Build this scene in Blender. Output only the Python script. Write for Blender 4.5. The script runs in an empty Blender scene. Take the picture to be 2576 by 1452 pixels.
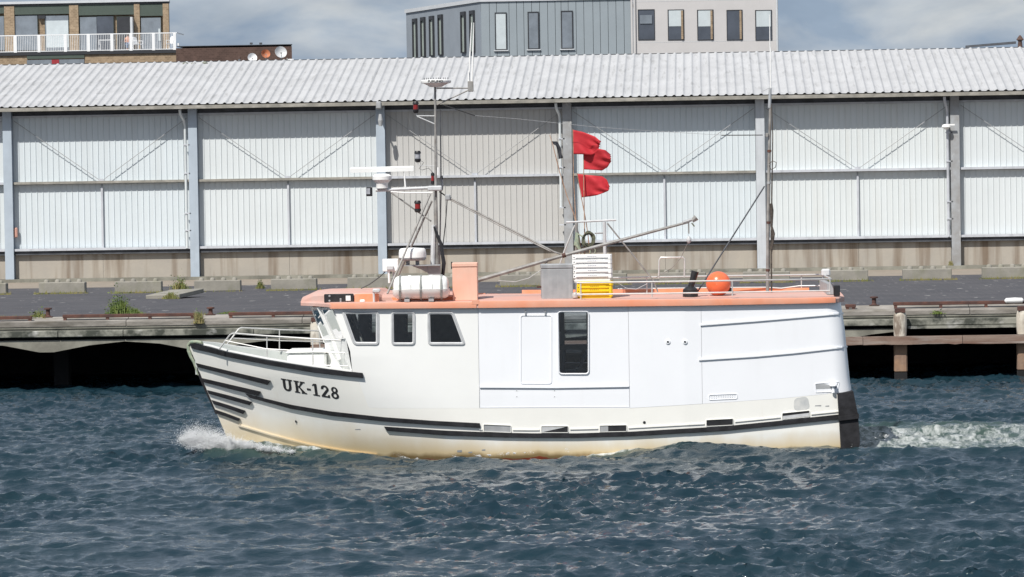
import bpy, math, random
import numpy as np
from mathutils import Vector, Matrix
from mathutils.geometry import tessellate_polygon
R = math.radians
random.seed(7)
rng = np.random.default_rng(7)
sc = bpy.context.scene
col = sc.collection

# ------------------------------------------------------------------ camera
W0, H0, F = 2576.0, 1452.0, 9500.0           # measuring units of the photograph
HC = 5.55                                     # eye height above the water
PSI, PITCH, ROLL = R(2.83), math.atan(296 / F), 0.0160
fw = Vector((-math.sin(PSI) * math.cos(PITCH), math.cos(PSI) * math.cos(PITCH), -math.sin(PITCH)))
r0 = Vector((math.cos(PSI), math.sin(PSI), 0)); u0 = r0.cross(fw)
rt = r0 * math.cos(ROLL) - u0 * math.sin(ROLL)
up = r0 * math.sin(ROLL) + u0 * math.cos(ROLL)
CAM = Vector((0, 0, HC))
cd = bpy.data.cameras.new('camera'); cam = bpy.data.objects.new('camera', cd); col.objects.link(cam)
m3 = Matrix((rt, up, -fw)).transposed()
cam.matrix_world = Matrix.Translation(CAM) @ m3.to_4x4()
cd.sensor_width = 36; cd.lens = 36 * F / W0; cd.clip_start = 1; cd.clip_end = 6000
sc.camera = cam

# ------------------------------------------------------------------ light
SUN_EL, SUN_AZ = R(50), R(28)                 # azimuth to the left of the wall normal, behind the camera
wd = bpy.data.worlds.new('World'); sc.world = wd; wd.use_nodes = True
nt = wd.node_tree; nt.nodes.clear(); N = nt.nodes.new; L = nt.links.new
sky = N('ShaderNodeTexSky'); sky.sky_type = 'NISHITA'; sky.sun_disc = False
sky.sun_elevation = SUN_EL; sky.sun_rotation = math.pi + SUN_AZ
tc = N('ShaderNodeTexCoord')
mp = N('ShaderNodeMapping'); mp.inputs['Scale'].default_value = (1, 1, 2.6); L(tc.outputs['Generated'], mp.inputs['Vector'])
n1 = N('ShaderNodeTexNoise'); n1.inputs['Scale'].default_value = 20; n1.inputs['Detail'].default_value = 7; n1.inputs['Roughness'].default_value = .52
n1.inputs['Distortion'].default_value = .35
L(mp.outputs[0], n1.inputs['Vector'])
n2 = N('ShaderNodeTexNoise'); n2.inputs['Scale'].default_value = 34; n2.inputs['Detail'].default_value = 6
mp2 = N('ShaderNodeMapping'); mp2.inputs['Scale'].default_value = (1, 1, 2.2); mp2.inputs['Location'].default_value = (3, 1, 2)
L(tc.outputs['Generated'], mp2.inputs['Vector']); L(mp2.outputs[0], n2.inputs['Vector'])
cr = N('ShaderNodeValToRGB'); cr.color_ramp.elements[0].position = .38; cr.color_ramp.elements[1].position = .66
cr.color_ramp.elements[0].color = (.36, .48, .67, 1); cr.color_ramp.elements[1].color = (.80, .84, .89, 1)
L(n1.outputs[0], cr.inputs[0])
cr2 = N('ShaderNodeValToRGB'); cr2.color_ramp.elements[0].position = .3; cr2.color_ramp.elements[1].position = .7
cr2.color_ramp.elements[0].color = (.78, .80, .83, 1); cr2.color_ramp.elements[1].color = (1.12, 1.1, 1.07, 1)
L(n2.outputs[0], cr2.inputs[0])
mx = N('ShaderNodeMix'); mx.data_type = 'RGBA'; mx.blend_type = 'MULTIPLY'; mx.inputs[0].default_value = 1
L(cr.outputs[0], mx.inputs[6]); L(cr2.outputs[0], mx.inputs[7])
b1 = N('ShaderNodeBackground'); b1.inputs[1].default_value = .09; L(sky.outputs[0], b1.inputs[0])
b2 = N('ShaderNodeBackground'); b2.inputs[1].default_value = .72; L(mx.outputs[2], b2.inputs[0])
ms = N('ShaderNodeMixShader'); ms.inputs[0].default_value = .86
L(b1.outputs[0], ms.inputs[1]); L(b2.outputs[0], ms.inputs[2])
wo = N('ShaderNodeOutputWorld'); L(ms.outputs[0], wo.inputs[0])
sd = bpy.data.lights.new('sun', 'SUN'); sd.energy = 4.9; sd.angle = R(.53); sd.color = (1, .955, .89)
so = bpy.data.objects.new('sun', sd); col.objects.link(so)
tosun = Vector((-math.sin(SUN_AZ) * math.cos(SUN_EL), -math.cos(SUN_AZ) * math.cos(SUN_EL), math.sin(SUN_EL)))
so.rotation_euler = tosun.to_track_quat('Z', 'Y').to_euler()
vs = sc.view_settings; vs.view_transform = 'Standard'; vs.look = 'None'; vs.gamma = 1; vs.use_curve_mapping = False
vs.exposure = .14
sc.cycles.max_bounces = 14; sc.cycles.diffuse_bounces = 8

# ------------------------------------------------------------------ measuring helpers
def ray(u, v): return fw + rt * ((u - W0 / 2) / F) + up * ((H0 / 2 - v) / F)
def PY(u, v, Y):
    d = ray(u, v); return CAM + d * (Y / d.y)
def PZ(u, v, z):
    d = ray(u, v); return CAM + d * ((z - HC) / d.z)
BETA = R(1.55)
bX = Vector((math.cos(BETA), math.sin(BETA), 0)); bY = Vector((-math.sin(BETA), math.cos(BETA), 0))
_p = PZ(1310, 1150, 0); BO = _p + bY * 2.05
def to_loc(p):
    d = p - BO; return Vector((d.dot(bX), d.dot(bY), p.z))
def to_world(q): return BO + bX * q[0] + bY * q[1] + Vector((0, 0, q[2]))
def BP(u, v, yl):
    d = ray(u, v); o = to_loc(CAM); dl = Vector((d.dot(bX), d.dot(bY), d.z))
    return o + dl * ((yl - o.y) / dl.y)
PXB = 73.5 / F                                # metres per unit at the boat

# ------------------------------------------------------------------ materials
def M(name, c, rough=.6, metal=0, var=.12, vsc=1.5, c2=None, streak=0, scol=(.1, .08, .06), ssc=(2.5, 2.5, .25), sr=(.5, .72),
      bump=0, bsc=40, spec=.5, detail=6, c2r=(.35, .65), stretch=(1, 1, 1)):
    m = bpy.data.materials.new(name); m.use_nodes = True; t = m.node_tree; n = t.nodes.new; l = t.links.new
    p = t.nodes['Principled BSDF']
    p.inputs['Roughness'].default_value = rough; p.inputs['Metallic'].default_value = metal
    p.inputs['Specular IOR Level'].default_value = spec
    g = n('ShaderNodeNewGeometry')
    mpp = n('ShaderNodeMapping'); mpp.inputs['Scale'].default_value = stretch; l(g.outputs['Position'], mpp.inputs['Vector'])
    no = n('ShaderNodeTexNoise'); no.inputs['Scale'].default_value = vsc; no.inputs['Detail'].default_value = detail
    no.inputs['Roughness'].default_value = .6; l(mpp.outputs[0], no.inputs['Vector'])
    ra = n('ShaderNodeValToRGB'); e = ra.color_ramp.elements
    e[0].position, e[1].position = c2r
    if c2 is None:
        e[0].color = (*[x * (1 - var) for x in c], 1); e[1].color = (*[min(1, x * (1 + var)) for x in c], 1)
    else:
        e[0].color = (*c, 1); e[1].color = (*c2, 1)
    l(no.outputs[0], ra.inputs[0]); out = ra.outputs[0]
    if streak:
        ma = n('ShaderNodeMapping'); ma.inputs['Scale'].default_value = ssc; l(g.outputs['Position'], ma.inputs['Vector'])
        ns = n('ShaderNodeTexNoise'); ns.inputs['Scale'].default_value = 1; ns.inputs['Detail'].default_value = 5; l(ma.outputs[0], ns.inputs['Vector'])
        rs = n('ShaderNodeValToRGB'); rs.color_ramp.elements[0].position, rs.color_ramp.elements[1].position = sr
        rs.color_ramp.elements[1].color = (streak,) * 3 + (1,); l(ns.outputs[0], rs.inputs[0])
        mi = n('ShaderNodeMix'); mi.data_type = 'RGBA'; l(rs.outputs[0], mi.inputs[0]); l(out, mi.inputs[6]); mi.inputs[7].default_value = (*scol, 1)
        out = mi.outputs[2]
    l(out, p.inputs['Base Color'])
    if bump:
        nb = n('ShaderNodeTexNoise'); nb.inputs['Scale'].default_value = bsc; nb.inputs['Detail'].default_value = 4; l(g.outputs['Position'], nb.inputs['Vector'])
        bu = n('ShaderNodeBump'); bu.inputs['Strength'].default_value = bump; bu.inputs['Distance'].default_value = .02
        l(nb.outputs[0], bu.inputs['Height']); l(bu.outputs[0], p.inputs['Normal'])
    m['out'] = 1
    return m
def base_socket(m):
    p = m.node_tree.nodes['Principled BSDF']; return p, p.inputs['Base Color'].links[0].from_socket
def glass_mat(name, tint, gl=.1):
    m = bpy.data.materials.new(name); m.use_nodes = True; t = m.node_tree; t.nodes.clear(); n = t.nodes.new; l = t.links.new
    tr = n('ShaderNodeBsdfTransparent'); tr.inputs[0].default_value = (*tint, 1)
    gs = n('ShaderNodeBsdfGlossy'); gs.inputs['Roughness'].default_value = .02
    fr = n('ShaderNodeFresnel'); fr.inputs[0].default_value = 1.85
    mi = n('ShaderNodeMixShader'); l(fr.outputs[0], mi.inputs[0]); l(tr.outputs[0], mi.inputs[1]); l(gs.outputs[0], mi.inputs[2])
    o = n('ShaderNodeOutputMaterial'); l(mi.outputs[0], o.inputs[0]); return m

mt = {}
mt['hullw'] = M('hull_paint', (.79, .785, .745), .35, var=.03, vsc=.8, streak=.12, scol=(.55, .45, .32), ssc=(6, 6, .5), sr=(.6, .75))
mt['cabw'] = M('cabin_paint', (.79, .795, .78), .35, var=.02, vsc=.8)
mt['cabb'] = M('cabin_new_paint', (.80, .815, .845), .3, var=.02, vsc=.6, streak=.10, scol=(.62, .62, .62), ssc=(5, 5, .4), sr=(.56, .75))
mt['rubber'] = M('black_rubber', (.020, .020, .023), .75, spec=.25, var=.35, vsc=6, bump=.2, bsc=30)
mt['black'] = M('black_plastic', (.018, .018, .02), .45, var=.3, vsc=8)
mt['letters'] = M('letter_paint', (.02, .02, .022), .5, var=.3, vsc=20)
mt['orange'] = M('shaded_orange_paint', (.80, .245, .10), .5, c2=(.78, .33, .20), vsc=2.2, var=0, streak=.35, scol=(.5, .35, .28))  # fresh orange, deepened to paint in the shade of upright roof faces
mt['pink'] = M('faded_orange_deck', (.58, .31, .25), .75, c2=(.53, .36, .315), vsc=1.1, streak=.4, scol=(.40, .29, .25), ssc=(3, 3, 3))
mt['lip'] = M('orange_lip_paint', (.74, .275, .155), .5, c2=(.72, .36, .25), vsc=1.3, streak=.25, scol=(.45, .25, .18))
mt['locker'] = M('faded_pink_locker_paint', (.74, .39, .28), .5, c2=(.72, .45, .35), vsc=1.6, streak=.25, scol=(.55, .30, .22), ssc=(5, 5, .6))
mt['steel'] = M('stainless_steel', (.62, .61, .59), .32, metal=.4, var=.08, vsc=5)
mt['galv'] = M('galvanised_tube', (.25, .245, .235), .55, metal=.0, var=.25, vsc=5, streak=.5, scol=(.15, .115, .09), ssc=(6, 6, 4))
mt['greyp'] = M('grey_paint', (.30, .31, .32), .5, var=.12, vsc=4, streak=.3, scol=(.5, .5, .5), ssc=(9, 9, .6))
mt['whitep'] = M('white_plastic', (.80, .80, .79), .4, var=.03, vsc=3)
mt['raft'] = M('raft_shell', (.79, .80, .78), .35, var=.03, vsc=2, streak=.15, scol=(.5, .5, .47))
mt['strap'] = M('grey_strap', (.24, .25, .24), .7, var=.2, vsc=20)
mt['yellow'] = M('yellow_plastic', (.80, .56, .012), .42, var=.05, vsc=4)
mt['print'] = M('crate_print', (.11, .14, .25), .6, var=.3, vsc=60)
mt['printy'] = M('crate_print_dark', (.22, .14, .02), .6, var=.3, vsc=60)
mt['buoy'] = M('buoy_plastic', (.80, .135, .045), .28, c2=(.72, .17, .075), vsc=5, streak=.25, scol=(.5, .09, .04), ssc=(6, 6, 6))
mt['red'] = M('red_cloth', (.47, .02, .03), .75, var=.12, vsc=3)
mt['blackcloth'] = M('black_cloth', (.03, .032, .04), .8, var=.4, vsc=9)
mt['rustpole'] = M('rusty_pole', (.27, .13, .07), .75, c2=(.42, .30, .22), vsc=9)
mt['rope'] = M('green_rope', (.20, .27, .20), .85, c2=(.36, .38, .28), vsc=18)
mt['dkrope'] = M('dark_rope', (.045, .05, .042), .85, c2=(.15, .16, .10), vsc=16)
mt['tarrope'] = M('tarred_rope', (.025, .022, .02), .85, c2=(.10, .085, .07), vsc=12)
mt['lampred'] = M('red_lens', (.22, .015, .015), .3, var=.2, vsc=9)
mt['lampclear'] = M('clear_lens', (.32, .33, .36), .2, var=.2, vsc=20)
mt['gasket'] = M('window_gasket', (.50, .51, .52), .5, var=.1, vsc=6)
mt['shade_lining'] = M('cabin_shade_lining', (.22, .265, .33), .7, var=.3, vsc=3)  # pale interior coloured dark blue grey to put its shade into the paint
mt['bulw'] = M('bulwark_inner_paint', (.50, .53, .51), .55, var=.08, vsc=2)
mt['glass'] = glass_mat('window_glass', (.76, .82, .87))
mt['steelrust'] = M('rusty_steel', (.115, .05, .036), .85, c2=(.06, .032, .028), vsc=4, bump=.4, bsc=25)

# warehouse
mt['clad'] = M('white_cladding', (.60, .64, .655), .5, var=.025, vsc=.6, streak=.25, scol=(.53, .55, .55), ssc=(3, 3, .2))
mt['cladcool'] = M('cool_white_cladding', (.575, .63, .66), .5, var=.03, vsc=.5, streak=.35, scol=(.50, .53, .54), ssc=(2.4, 2.4, .15))
mt['cladwarm'] = M('chalky_white_cladding', (.605, .645, .655), .55, var=.03, vsc=.4, streak=.35, scol=(.54, .54, .51), ssc=(3.5, 3.5, .18))
mt['cladblue2'] = M('pale_cladding', (.59, .635, .65), .5, var=.03, vsc=.7, streak=.3, scol=(.52, .54, .53), ssc=(3, 3, .12))
mt['cladgrey'] = M('beige_cladding', (.47, .468, .455), .5, var=.025, vsc=.6, streak=.2, scol=(.40, .39, .375), ssc=(3, 3, .2))
mt['roofw'] = M('fibre_cement_roof', (.41, .415, .425), .85, var=.07, vsc=1.0, streak=.6, scol=(.20, .20, .195), ssc=(8, .38, 5), sr=(.56, .78), bump=.15, bsc=30)
mt['colblue'] = M('blue_column_paint', (.375, .435, .50), .5, var=.06, vsc=2, streak=.3, scol=(.33, .38, .43), ssc=(6, 6, .4))
mt['colgrey'] = M('grey_column_paint', (.50, .53, .56), .5, var=.06, vsc=2, streak=.5, scol=(.30, .32, .34), ssc=(7, 7, .5))
mt['colrust'] = M('weathered_galvanised_column', (.36, .38, .40), .6, metal=.1, c2=(.27, .265, .26), vsc=2.2, streak=.8, scol=(.52, .53, .52), ssc=(5, 5, 2), sr=(.62, .7))
mt['girt'] = M('grey_girt_paint', (.48, .50, .54), .5, var=.08, vsc=2, streak=.4, scol=(.25, .26, .28), ssc=(4, 4, 2))
mt['gutter'] = M('weathered_gutter', (.30, .285, .25), .75, c2=(.19, .185, .165), vsc=2.5, streak=.4, scol=(.5, .48, .44), ssc=(3, 3, 9))
mt['dark'] = M('dark_steel_and_shade', (.06, .065, .075), .7, var=.3, vsc=3)  # dark steel, also painting the shade on eave beam and sill web
mt['plinth'] = M('stained_concrete', (.385, .35, .30), .9, c2=(.33, .305, .27), vsc=.9, streak=.85, scol=(.15, .105, .07), ssc=(3.0, 3.0, .16), sr=(.47, .68), bump=.2, bsc=12)
mt['apron'] = M('apron_concrete', (.27, .225, .18), .9, c2=(.22, .19, .155), vsc=1.1, streak=.4, scol=(.2, .18, .15), ssc=(1, 2, 2))
mt['block'] = M('cast_concrete', (.28, .265, .23), .9, c2=(.21, .20, .175), vsc=2.2, streak=.5, scol=(.17, .17, .11), ssc=(2.4, 2.4, 1.6), bump=.3, bsc=18)
mt['cope'] = M('worn_quay_concrete', (.30, .28, .255), .9, c2=(.13, .12, .105), vsc=1.6, streak=.55, scol=(.10, .085, .06), ssc=(1.1, 3, 7), sr=(.5, .7), bump=.4, bsc=14, stretch=(.6, 1, 2))
mt['beam'] = M('mossy_quay_concrete', (.25, .25, .215), .9, c2=(.05, .055, .045), vsc=1.8, streak=.7, scol=(.50, .50, .48), ssc=(2.0, 2, 3.2), sr=(.60, .74), bump=.4, bsc=12, detail=9, c2r=(.42, .58))
mt['haunch'] = M('damp_concrete', (.27, .265, .225), .9, c2=(.16, .155, .13), vsc=1.2, streak=.5, scol=(.06, .06, .05), ssc=(2, 2, .7), bump=.3, bsc=12)
mt['void'] = M('shade_black_underside', (.012, .012, .013), .95, var=.3)  # near black colour carries the deep shade under the quay
mt['timber'] = M('weathered_timber', (.20, .15, .12), .9, c2=(.13, .075, .055), vsc=1.4, streak=.6, scol=(.30, .28, .26), ssc=(.8, 4, 10), sr=(.5, .7), bump=.5, bsc=10, stretch=(.35, 1, 4))
mt['pilew'] = M('white_painted_pile', (.60, .57, .50), .85, c2=(.45, .40, .33), vsc=2.2, streak=.9, scol=(.17, .13, .10), ssc=(6, 6, 2.2), sr=(.48, .62), bump=.4, bsc=10)
mt['pileb'] = M('tide_worn_pile', (.32, .19, .11), .85, c2=(.19, .13, .10), vsc=2.2, streak=.5, scol=(.38, .27, .19), ssc=(5, 5, .8), bump=.4, bsc=12)
mt['grass'] = M('grass_blades', (.10, .13, .028), .8, c2=(.26, .215, .08), vsc=2.4)
mt['leaf'] = M('weed_leaves', (.05, .095, .016), .7, c2=(.13, .17, .03), vsc=3.5)
mt['dry'] = M('dry_weed', (.28, .23, .10), .8, c2=(.16, .16, .06), vsc=4)
# town
mt['brick'] = M('tan_brick', (.30, .225, .15), .9, var=.12, vsc=3)
mt['brickd'] = M('dark_brown_brick', (.085, .052, .042), .9, var=.15, vsc=2)
mt['fascia'] = M('green_fascia', (.055, .075, .062), .6, var=.06, vsc=1)
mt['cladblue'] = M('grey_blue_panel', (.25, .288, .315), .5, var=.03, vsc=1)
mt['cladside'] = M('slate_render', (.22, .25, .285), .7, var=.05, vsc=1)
mt['render'] = M('pale_render', (.475, .463, .46), .85, var=.03, vsc=.8)
mt['winframe'] = M('dark_window_frame', (.025, .027, .032), .5, var=.1)
mt['winglass'] = M('dark_window_glass', (.06, .07, .09), .06, var=.2, vsc=.9, spec=.8)
mt['winlight'] = M('window_with_pale_blind', (.48, .53, .55), .25, var=.06, vsc=2)
mt['winmid'] = M('grey_window_glass', (.17, .195, .225), .1, var=.15, vsc=1.5, spec=.8)
mt['rail'] = M('white_rail_paint', (.74, .75, .76), .5, var=.03)
mt['trim'] = M('light_metal_trim', (.5, .52, .54), .4, var=.05)
mt['skin'] = M('skin', (.52, .27, .19), .6, var=.05)
mt['denim'] = M('blue_denim', (.16, .22, .33), .8, var=.1)
mt['hair'] = M('brown_hair', (.06, .035, .02), .7, var=.2)
mt['dishrust'] = M('rusty_dish', (.50, .17, .07), .7, c2=(.34, .13, .07), vsc=5)

def brickify(m, scale, mort):
    t = m.node_tree; p, s = base_socket(m); n = t.nodes.new; l = t.links.new
    g = n('ShaderNodeNewGeometry'); se = n('ShaderNodeSeparateXYZ'); l(g.outputs['Position'], se.inputs[0])
    ad = n('ShaderNodeMath'); l(se.outputs[0], ad.inputs[0]); l(se.outputs[1], ad.inputs[1])
    cb = n('ShaderNodeCombineXYZ'); l(ad.outputs[0], cb.inputs[0]); l(se.outputs[2], cb.inputs[1])
    b = n('ShaderNodeTexBrick'); b.inputs['Scale'].default_value = scale; b.inputs['Mortar Size'].default_value = .012
    b.inputs['Color1'].default_value = (1, 1, 1, 1); b.inputs['Color2'].default_value = (.72, .7, .68, 1); b.inputs['Mortar'].default_value = (*mort, 1)
    l(cb.outputs[0], b.inputs['Vector'])
    x = n('ShaderNodeMix'); x.data_type = 'RGBA'; x.blend_type = 'MULTIPLY'; x.inputs[0].default_value = 1
    l(s, x.inputs[6]); l(b.outputs[0], x.inputs[7]); l(x.outputs[2], p.inputs['Base Color'])
brickify(mt['brick'], 2.2, (1.35, 1.4, 1.45)); brickify(mt['brickd'], 2.2, (1.4, 1.4, 1.4))

def hull_grime(m, zmax):
    """tan scum and rust that has grown above the waterline, strongest at the bow"""
    t = m.node_tree; p, s = base_socket(m); n = t.nodes.new; l = t.links.new
    tcn = n('ShaderNodeTexCoord'); se = n('ShaderNodeSeparateXYZ'); l(tcn.outputs['Object'], se.inputs[0])
    no = n('ShaderNodeTexNoise'); no.inputs['Scale'].default_value = 1.0; no.inputs['Detail'].default_value = 5
    ma = n('ShaderNodeMapping'); ma.inputs['Scale'].default_value = (2.2, 2.2, .8); l(tcn.outputs['Object'], ma.inputs[0]); l(ma.outputs[0], no.inputs['Vector'])
    hx = n('ShaderNodeMapRange'); hx.inputs[1].default_value = -6.2; hx.inputs[2].default_value = -.6; hx.inputs[3].default_value = 1.05; hx.inputs[4].default_value = .38
    l(se.outputs[0], hx.inputs[0])
    nn = n('ShaderNodeMapRange'); nn.inputs[1].default_value = .3; nn.inputs[2].default_value = .7; nn.inputs[3].default_value = -.10; nn.inputs[4].default_value = .10
    l(no.outputs[0], nn.inputs[0])
    hh = n('ShaderNodeMath'); hh.operation = 'ADD'; l(hx.outputs[0], hh.inputs[0]); l(nn.outputs[0], hh.inputs[1])
    dv = n('ShaderNodeMath'); dv.operation = 'DIVIDE'; l(se.outputs[2], dv.inputs[0]); l(hh.outputs[0], dv.inputs[1])
    r1 = n('ShaderNodeValToRGB'); e = r1.color_ramp.elements; e[0].position = .22; e[0].color = (.86,) * 3 + (1,); e[1].position = 1.0; e[1].color = (0, 0, 0, 1)
    l(dv.outputs[0], r1.inputs[0])
    x = n('ShaderNodeMix'); x.data_type = 'RGBA'; l(r1.outputs[0], x.inputs[0]); l(s, x.inputs[6]); x.inputs[7].default_value = (.62, .475, .25, 1)
    # weed and rust line
    a2 = n('ShaderNodeMath'); a2.operation = 'MULTIPLY_ADD'; l(nn.outputs[0], a2.inputs[0]); a2.inputs[1].default_value = -.5; l(se.outputs[2], a2.inputs[2])
    r2 = n('ShaderNodeValToRGB'); e = r2.color_ramp.elements; e[0].position = .02; e[0].color = (.9,) * 3 + (1,); e[1].position = .11; e[1].color = (0, 0, 0, 1)
    l(a2.outputs[0], r2.inputs[0])
    y = n('ShaderNodeMix'); y.data_type = 'RGBA'; l(r2.outputs[0], y.inputs[0]); l(x.outputs[2], y.inputs[6]); y.inputs[7].default_value = (.20, .13, .05, 1)
    r3 = n('ShaderNodeMath'); r3.operation = 'LESS_THAN'; r3.inputs[1].default_value = -.03; l(a2.outputs[0], r3.inputs[0])
    z = n('ShaderNodeMix'); z.data_type = 'RGBA'; l(r3.outputs[0], z.inputs[0]); l(y.outputs[2], z.inputs[6]); z.inputs[7].default_value = (.25, .05, .025, 1)
    l(z.outputs[2], p.inputs['Base Color'])
hull_grime(mt['hullw'], .8)

# ------------------------------------------------------------------ mesh helpers
class MB:
    def __init__(s): s.v = []; s.f = []
    def add(s, vs, fs):
        b = len(s.v); s.v += [tuple(x) for x in vs]; s.f += [tuple(i + b for i in f) for f in fs]
    def box(s, x0, x1, y0, y1, z0, z1, mtx=None):
        vs = [Vector((x, y, z)) for z in (z0, z1) for y in (y0, y1) for x in (x0, x1)]
        if mtx: vs = [mtx @ p for p in vs]
        s.add(vs, [(0, 2, 3, 1), (4, 5, 7, 6), (0, 1, 5, 4), (2, 6, 7, 3), (0, 4, 6, 2), (1, 3, 7, 5)]); return s
    def bbox(s, x0, x1, y0, y1, z0, z1, b, mtx=None):
        """box with chamfered edges"""
        vs = []; 
        X = (x0, x1); Y = (y0, y1); Z = (z0, z1)
        idx = {}
        for i in (0, 1):
            for j in (0, 1):
                for k in (0, 1):
                    sx, sy, sz = (1 - 2 * i) * b, (1 - 2 * j) * b, (1 - 2 * k) * b
                    for a, p in enumerate(((X[i], Y[j] + sy, Z[k] + sz), (X[i] + sx, Y[j], Z[k] + sz), (X[i] + sx, Y[j] + sy, Z[k]))):
                        idx[i, j, k, a] = len(vs); vs.append(Vector(p))
        F_ = []
        for i in (0, 1): F_.append((idx[i, 0, 0, 0], idx[i, 1, 0, 0], idx[i, 1, 1, 0], idx[i, 0, 1, 0]))
        for j in (0, 1): F_.append((idx[0, j, 0, 1], idx[1, j, 0, 1], idx[1, j, 1, 1], idx[0, j, 1, 1]))
        for k in (0, 1): F_.append((idx[0, 0, k, 2], idx[1, 0, k, 2], idx[1, 1, k, 2], idx[0, 1, k, 2]))
        for j in (0, 1):
            for k in (0, 1): F_.append((idx[0, j, k, 1], idx[1, j, k, 1], idx[1, j, k, 2], idx[0, j, k, 2]))
        for i in (0, 1):
            for k in (0, 1): F_.append((idx[i, 0, k, 0], idx[i, 1, k, 0], idx[i, 1, k, 2], idx[i, 0, k, 2]))
        for i in (0, 1):
            for j in (0, 1): F_.append((idx[i, j, 0, 0], idx[i, j, 1, 0], idx[i, j, 1, 1], idx[i, j, 0, 1]))
        for i in (0, 1):
            for j in (0, 1):
                for k in (0, 1): F_.append((idx[i, j, k, 0], idx[i, j, k, 1], idx[i, j, k, 2]))
        if mtx: vs = [mtx @ p for p in vs]
        s.add(vs, F_); return s
    def tube(s, pts, r, n=8, cap=True):
        pts = [Vector(p) for p in pts]; rs = r if isinstance(r, (list, tuple)) else [r] * len(pts)
        rings = []; prev = None
        for i, p in enumerate(pts):
            a = pts[max(i - 1, 0)]; b = pts[min(i + 1, len(pts) - 1)]; t = (b - a).normalized()
            if prev is None:
                ref = Vector((0, 0, 1)) if abs(t.z) < .9 else Vector((1, 0, 0)); e = t.cross(ref).normalized()
            else: e = (prev - t * prev.dot(t)).normalized()
            prev = e; g = t.cross(e)
            rings.append([p + (e * math.cos(k * 2 * math.pi / n) + g * math.sin(k * 2 * math.pi / n)) * rs[i] for k in range(n)])
        vs = [q for ri in rings for q in ri]; fs = []
        for i in range(len(pts) - 1):
            for k in range(n): fs.append((i * n + k, i * n + (k + 1) % n, (i + 1) * n + (k + 1) % n, (i + 1) * n + k))
        if cap: fs.append(tuple(range(n))[::-1]); fs.append(tuple((len(pts) - 1) * n + k for k in range(n)))
        s.add(vs, fs); return s
    def lathe(s, prof, n=20, c=(0, 0, 0), mtx=None):
        vs = []; fs = []
        for r, z in prof:
            for k in range(n): vs.append(Vector((r * math.cos(k * 2 * math.pi / n), r * math.sin(k * 2 * math.pi / n), z)))
        for i in range(len(prof) - 1):
            for k in range(n): fs.append((i * n + k, i * n + (k + 1) % n, (i + 1) * n + (k + 1) % n, (i + 1) * n + k))
        fs.append(tuple(range(n))[::-1]); fs.append(tuple((len(prof) - 1) * n + k for k in range(n)))
        vs = [(mtx @ v if mtx else v) + Vector(c) for v in vs]; s.add(vs, fs); return s
    def prism(s, poly, fn0, fn1):
        """2D polygon lofted between two placements"""
        n = len(poly); vs = [fn0(*p) for p in poly] + [fn1(*p) for p in poly]
        fs = [(i, (i + 1) % n, n + (i + 1) % n, n + i) for i in range(n)]
        tri = tessellate_polygon([[Vector((p[0], p[1], 0)) for p in poly]])
        for t in tri: fs.append(tuple(t)); fs.append(tuple(n + i for i in t)[::-1])
        s.add(vs, fs); return s
    def loft(s, secs, closed=True, cap=True):
        n = len(secs[0]); vs = [p for q in secs for p in q]; fs = []
        for i in range(len(secs) - 1):
            for k in range(n if closed else n - 1):
                fs.append((i * n + k, i * n + (k + 1) % n, (i + 1) * n + (k + 1) % n, (i + 1) * n + k))
        if cap and closed: fs.append(tuple(range(n))[::-1]); fs.append(tuple((len(secs) - 1) * n + k for k in range(n)))
        s.add(vs, fs); return s
    def mesh(s, name):
        me = bpy.data.meshes.new(name); me.from_pydata(s.v, [], s.f); me.update()
        return me
    def build(s, name, mat, parent=None, smooth=False, fix=True):
        me = s.mesh(name)
        if fix:
            import bmesh
            b = bmesh.new(); b.from_mesh(me); bmesh.ops.recalc_face_normals(b, faces=b.faces[:]); b.to_mesh(me); b.free()
        me.materials.append(mt[mat] if isinstance(mat, str) else mat)
        if smooth:
            me.polygons.foreach_set('use_smooth', [True] * len(me.polygons))
            if smooth != 'all': me.set_sharp_from_angle(angle=R(40))
        o = bpy.data.objects.new(name, me); col.objects.link(o); o.parent = parent
        return o
def tag(o, label, cat, group=None, kind=None):
    o['label'] = label
    if cat: o['category'] = cat
    if group: o['group'] = group
    if kind: o['kind'] = kind
    return o
def thing(name, label, cat, loc=(0, 0, 0), rz=0, group=None):
    o = bpy.data.objects.new(name, None); col.objects.link(o); o.location = loc; o.rotation_euler = (0, 0, rz); o.empty_display_size = .2
    return tag(o, label, cat, group)
def struct(o):
    o['kind'] = 'structure'; return o
def share(src, name, parent, loc, rot=None, mat=None):
    o = bpy.data.objects.new(name, src.data); col.objects.link(o); o.parent = parent; o.location = loc
    if rot: o.rotation_euler = rot
    return o
def copy_tree(o, parent=None):
    c = o.copy(); col.objects.link(c); c.parent = parent
    for ch in list(o.children): copy_tree(ch, c)
    return c

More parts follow.
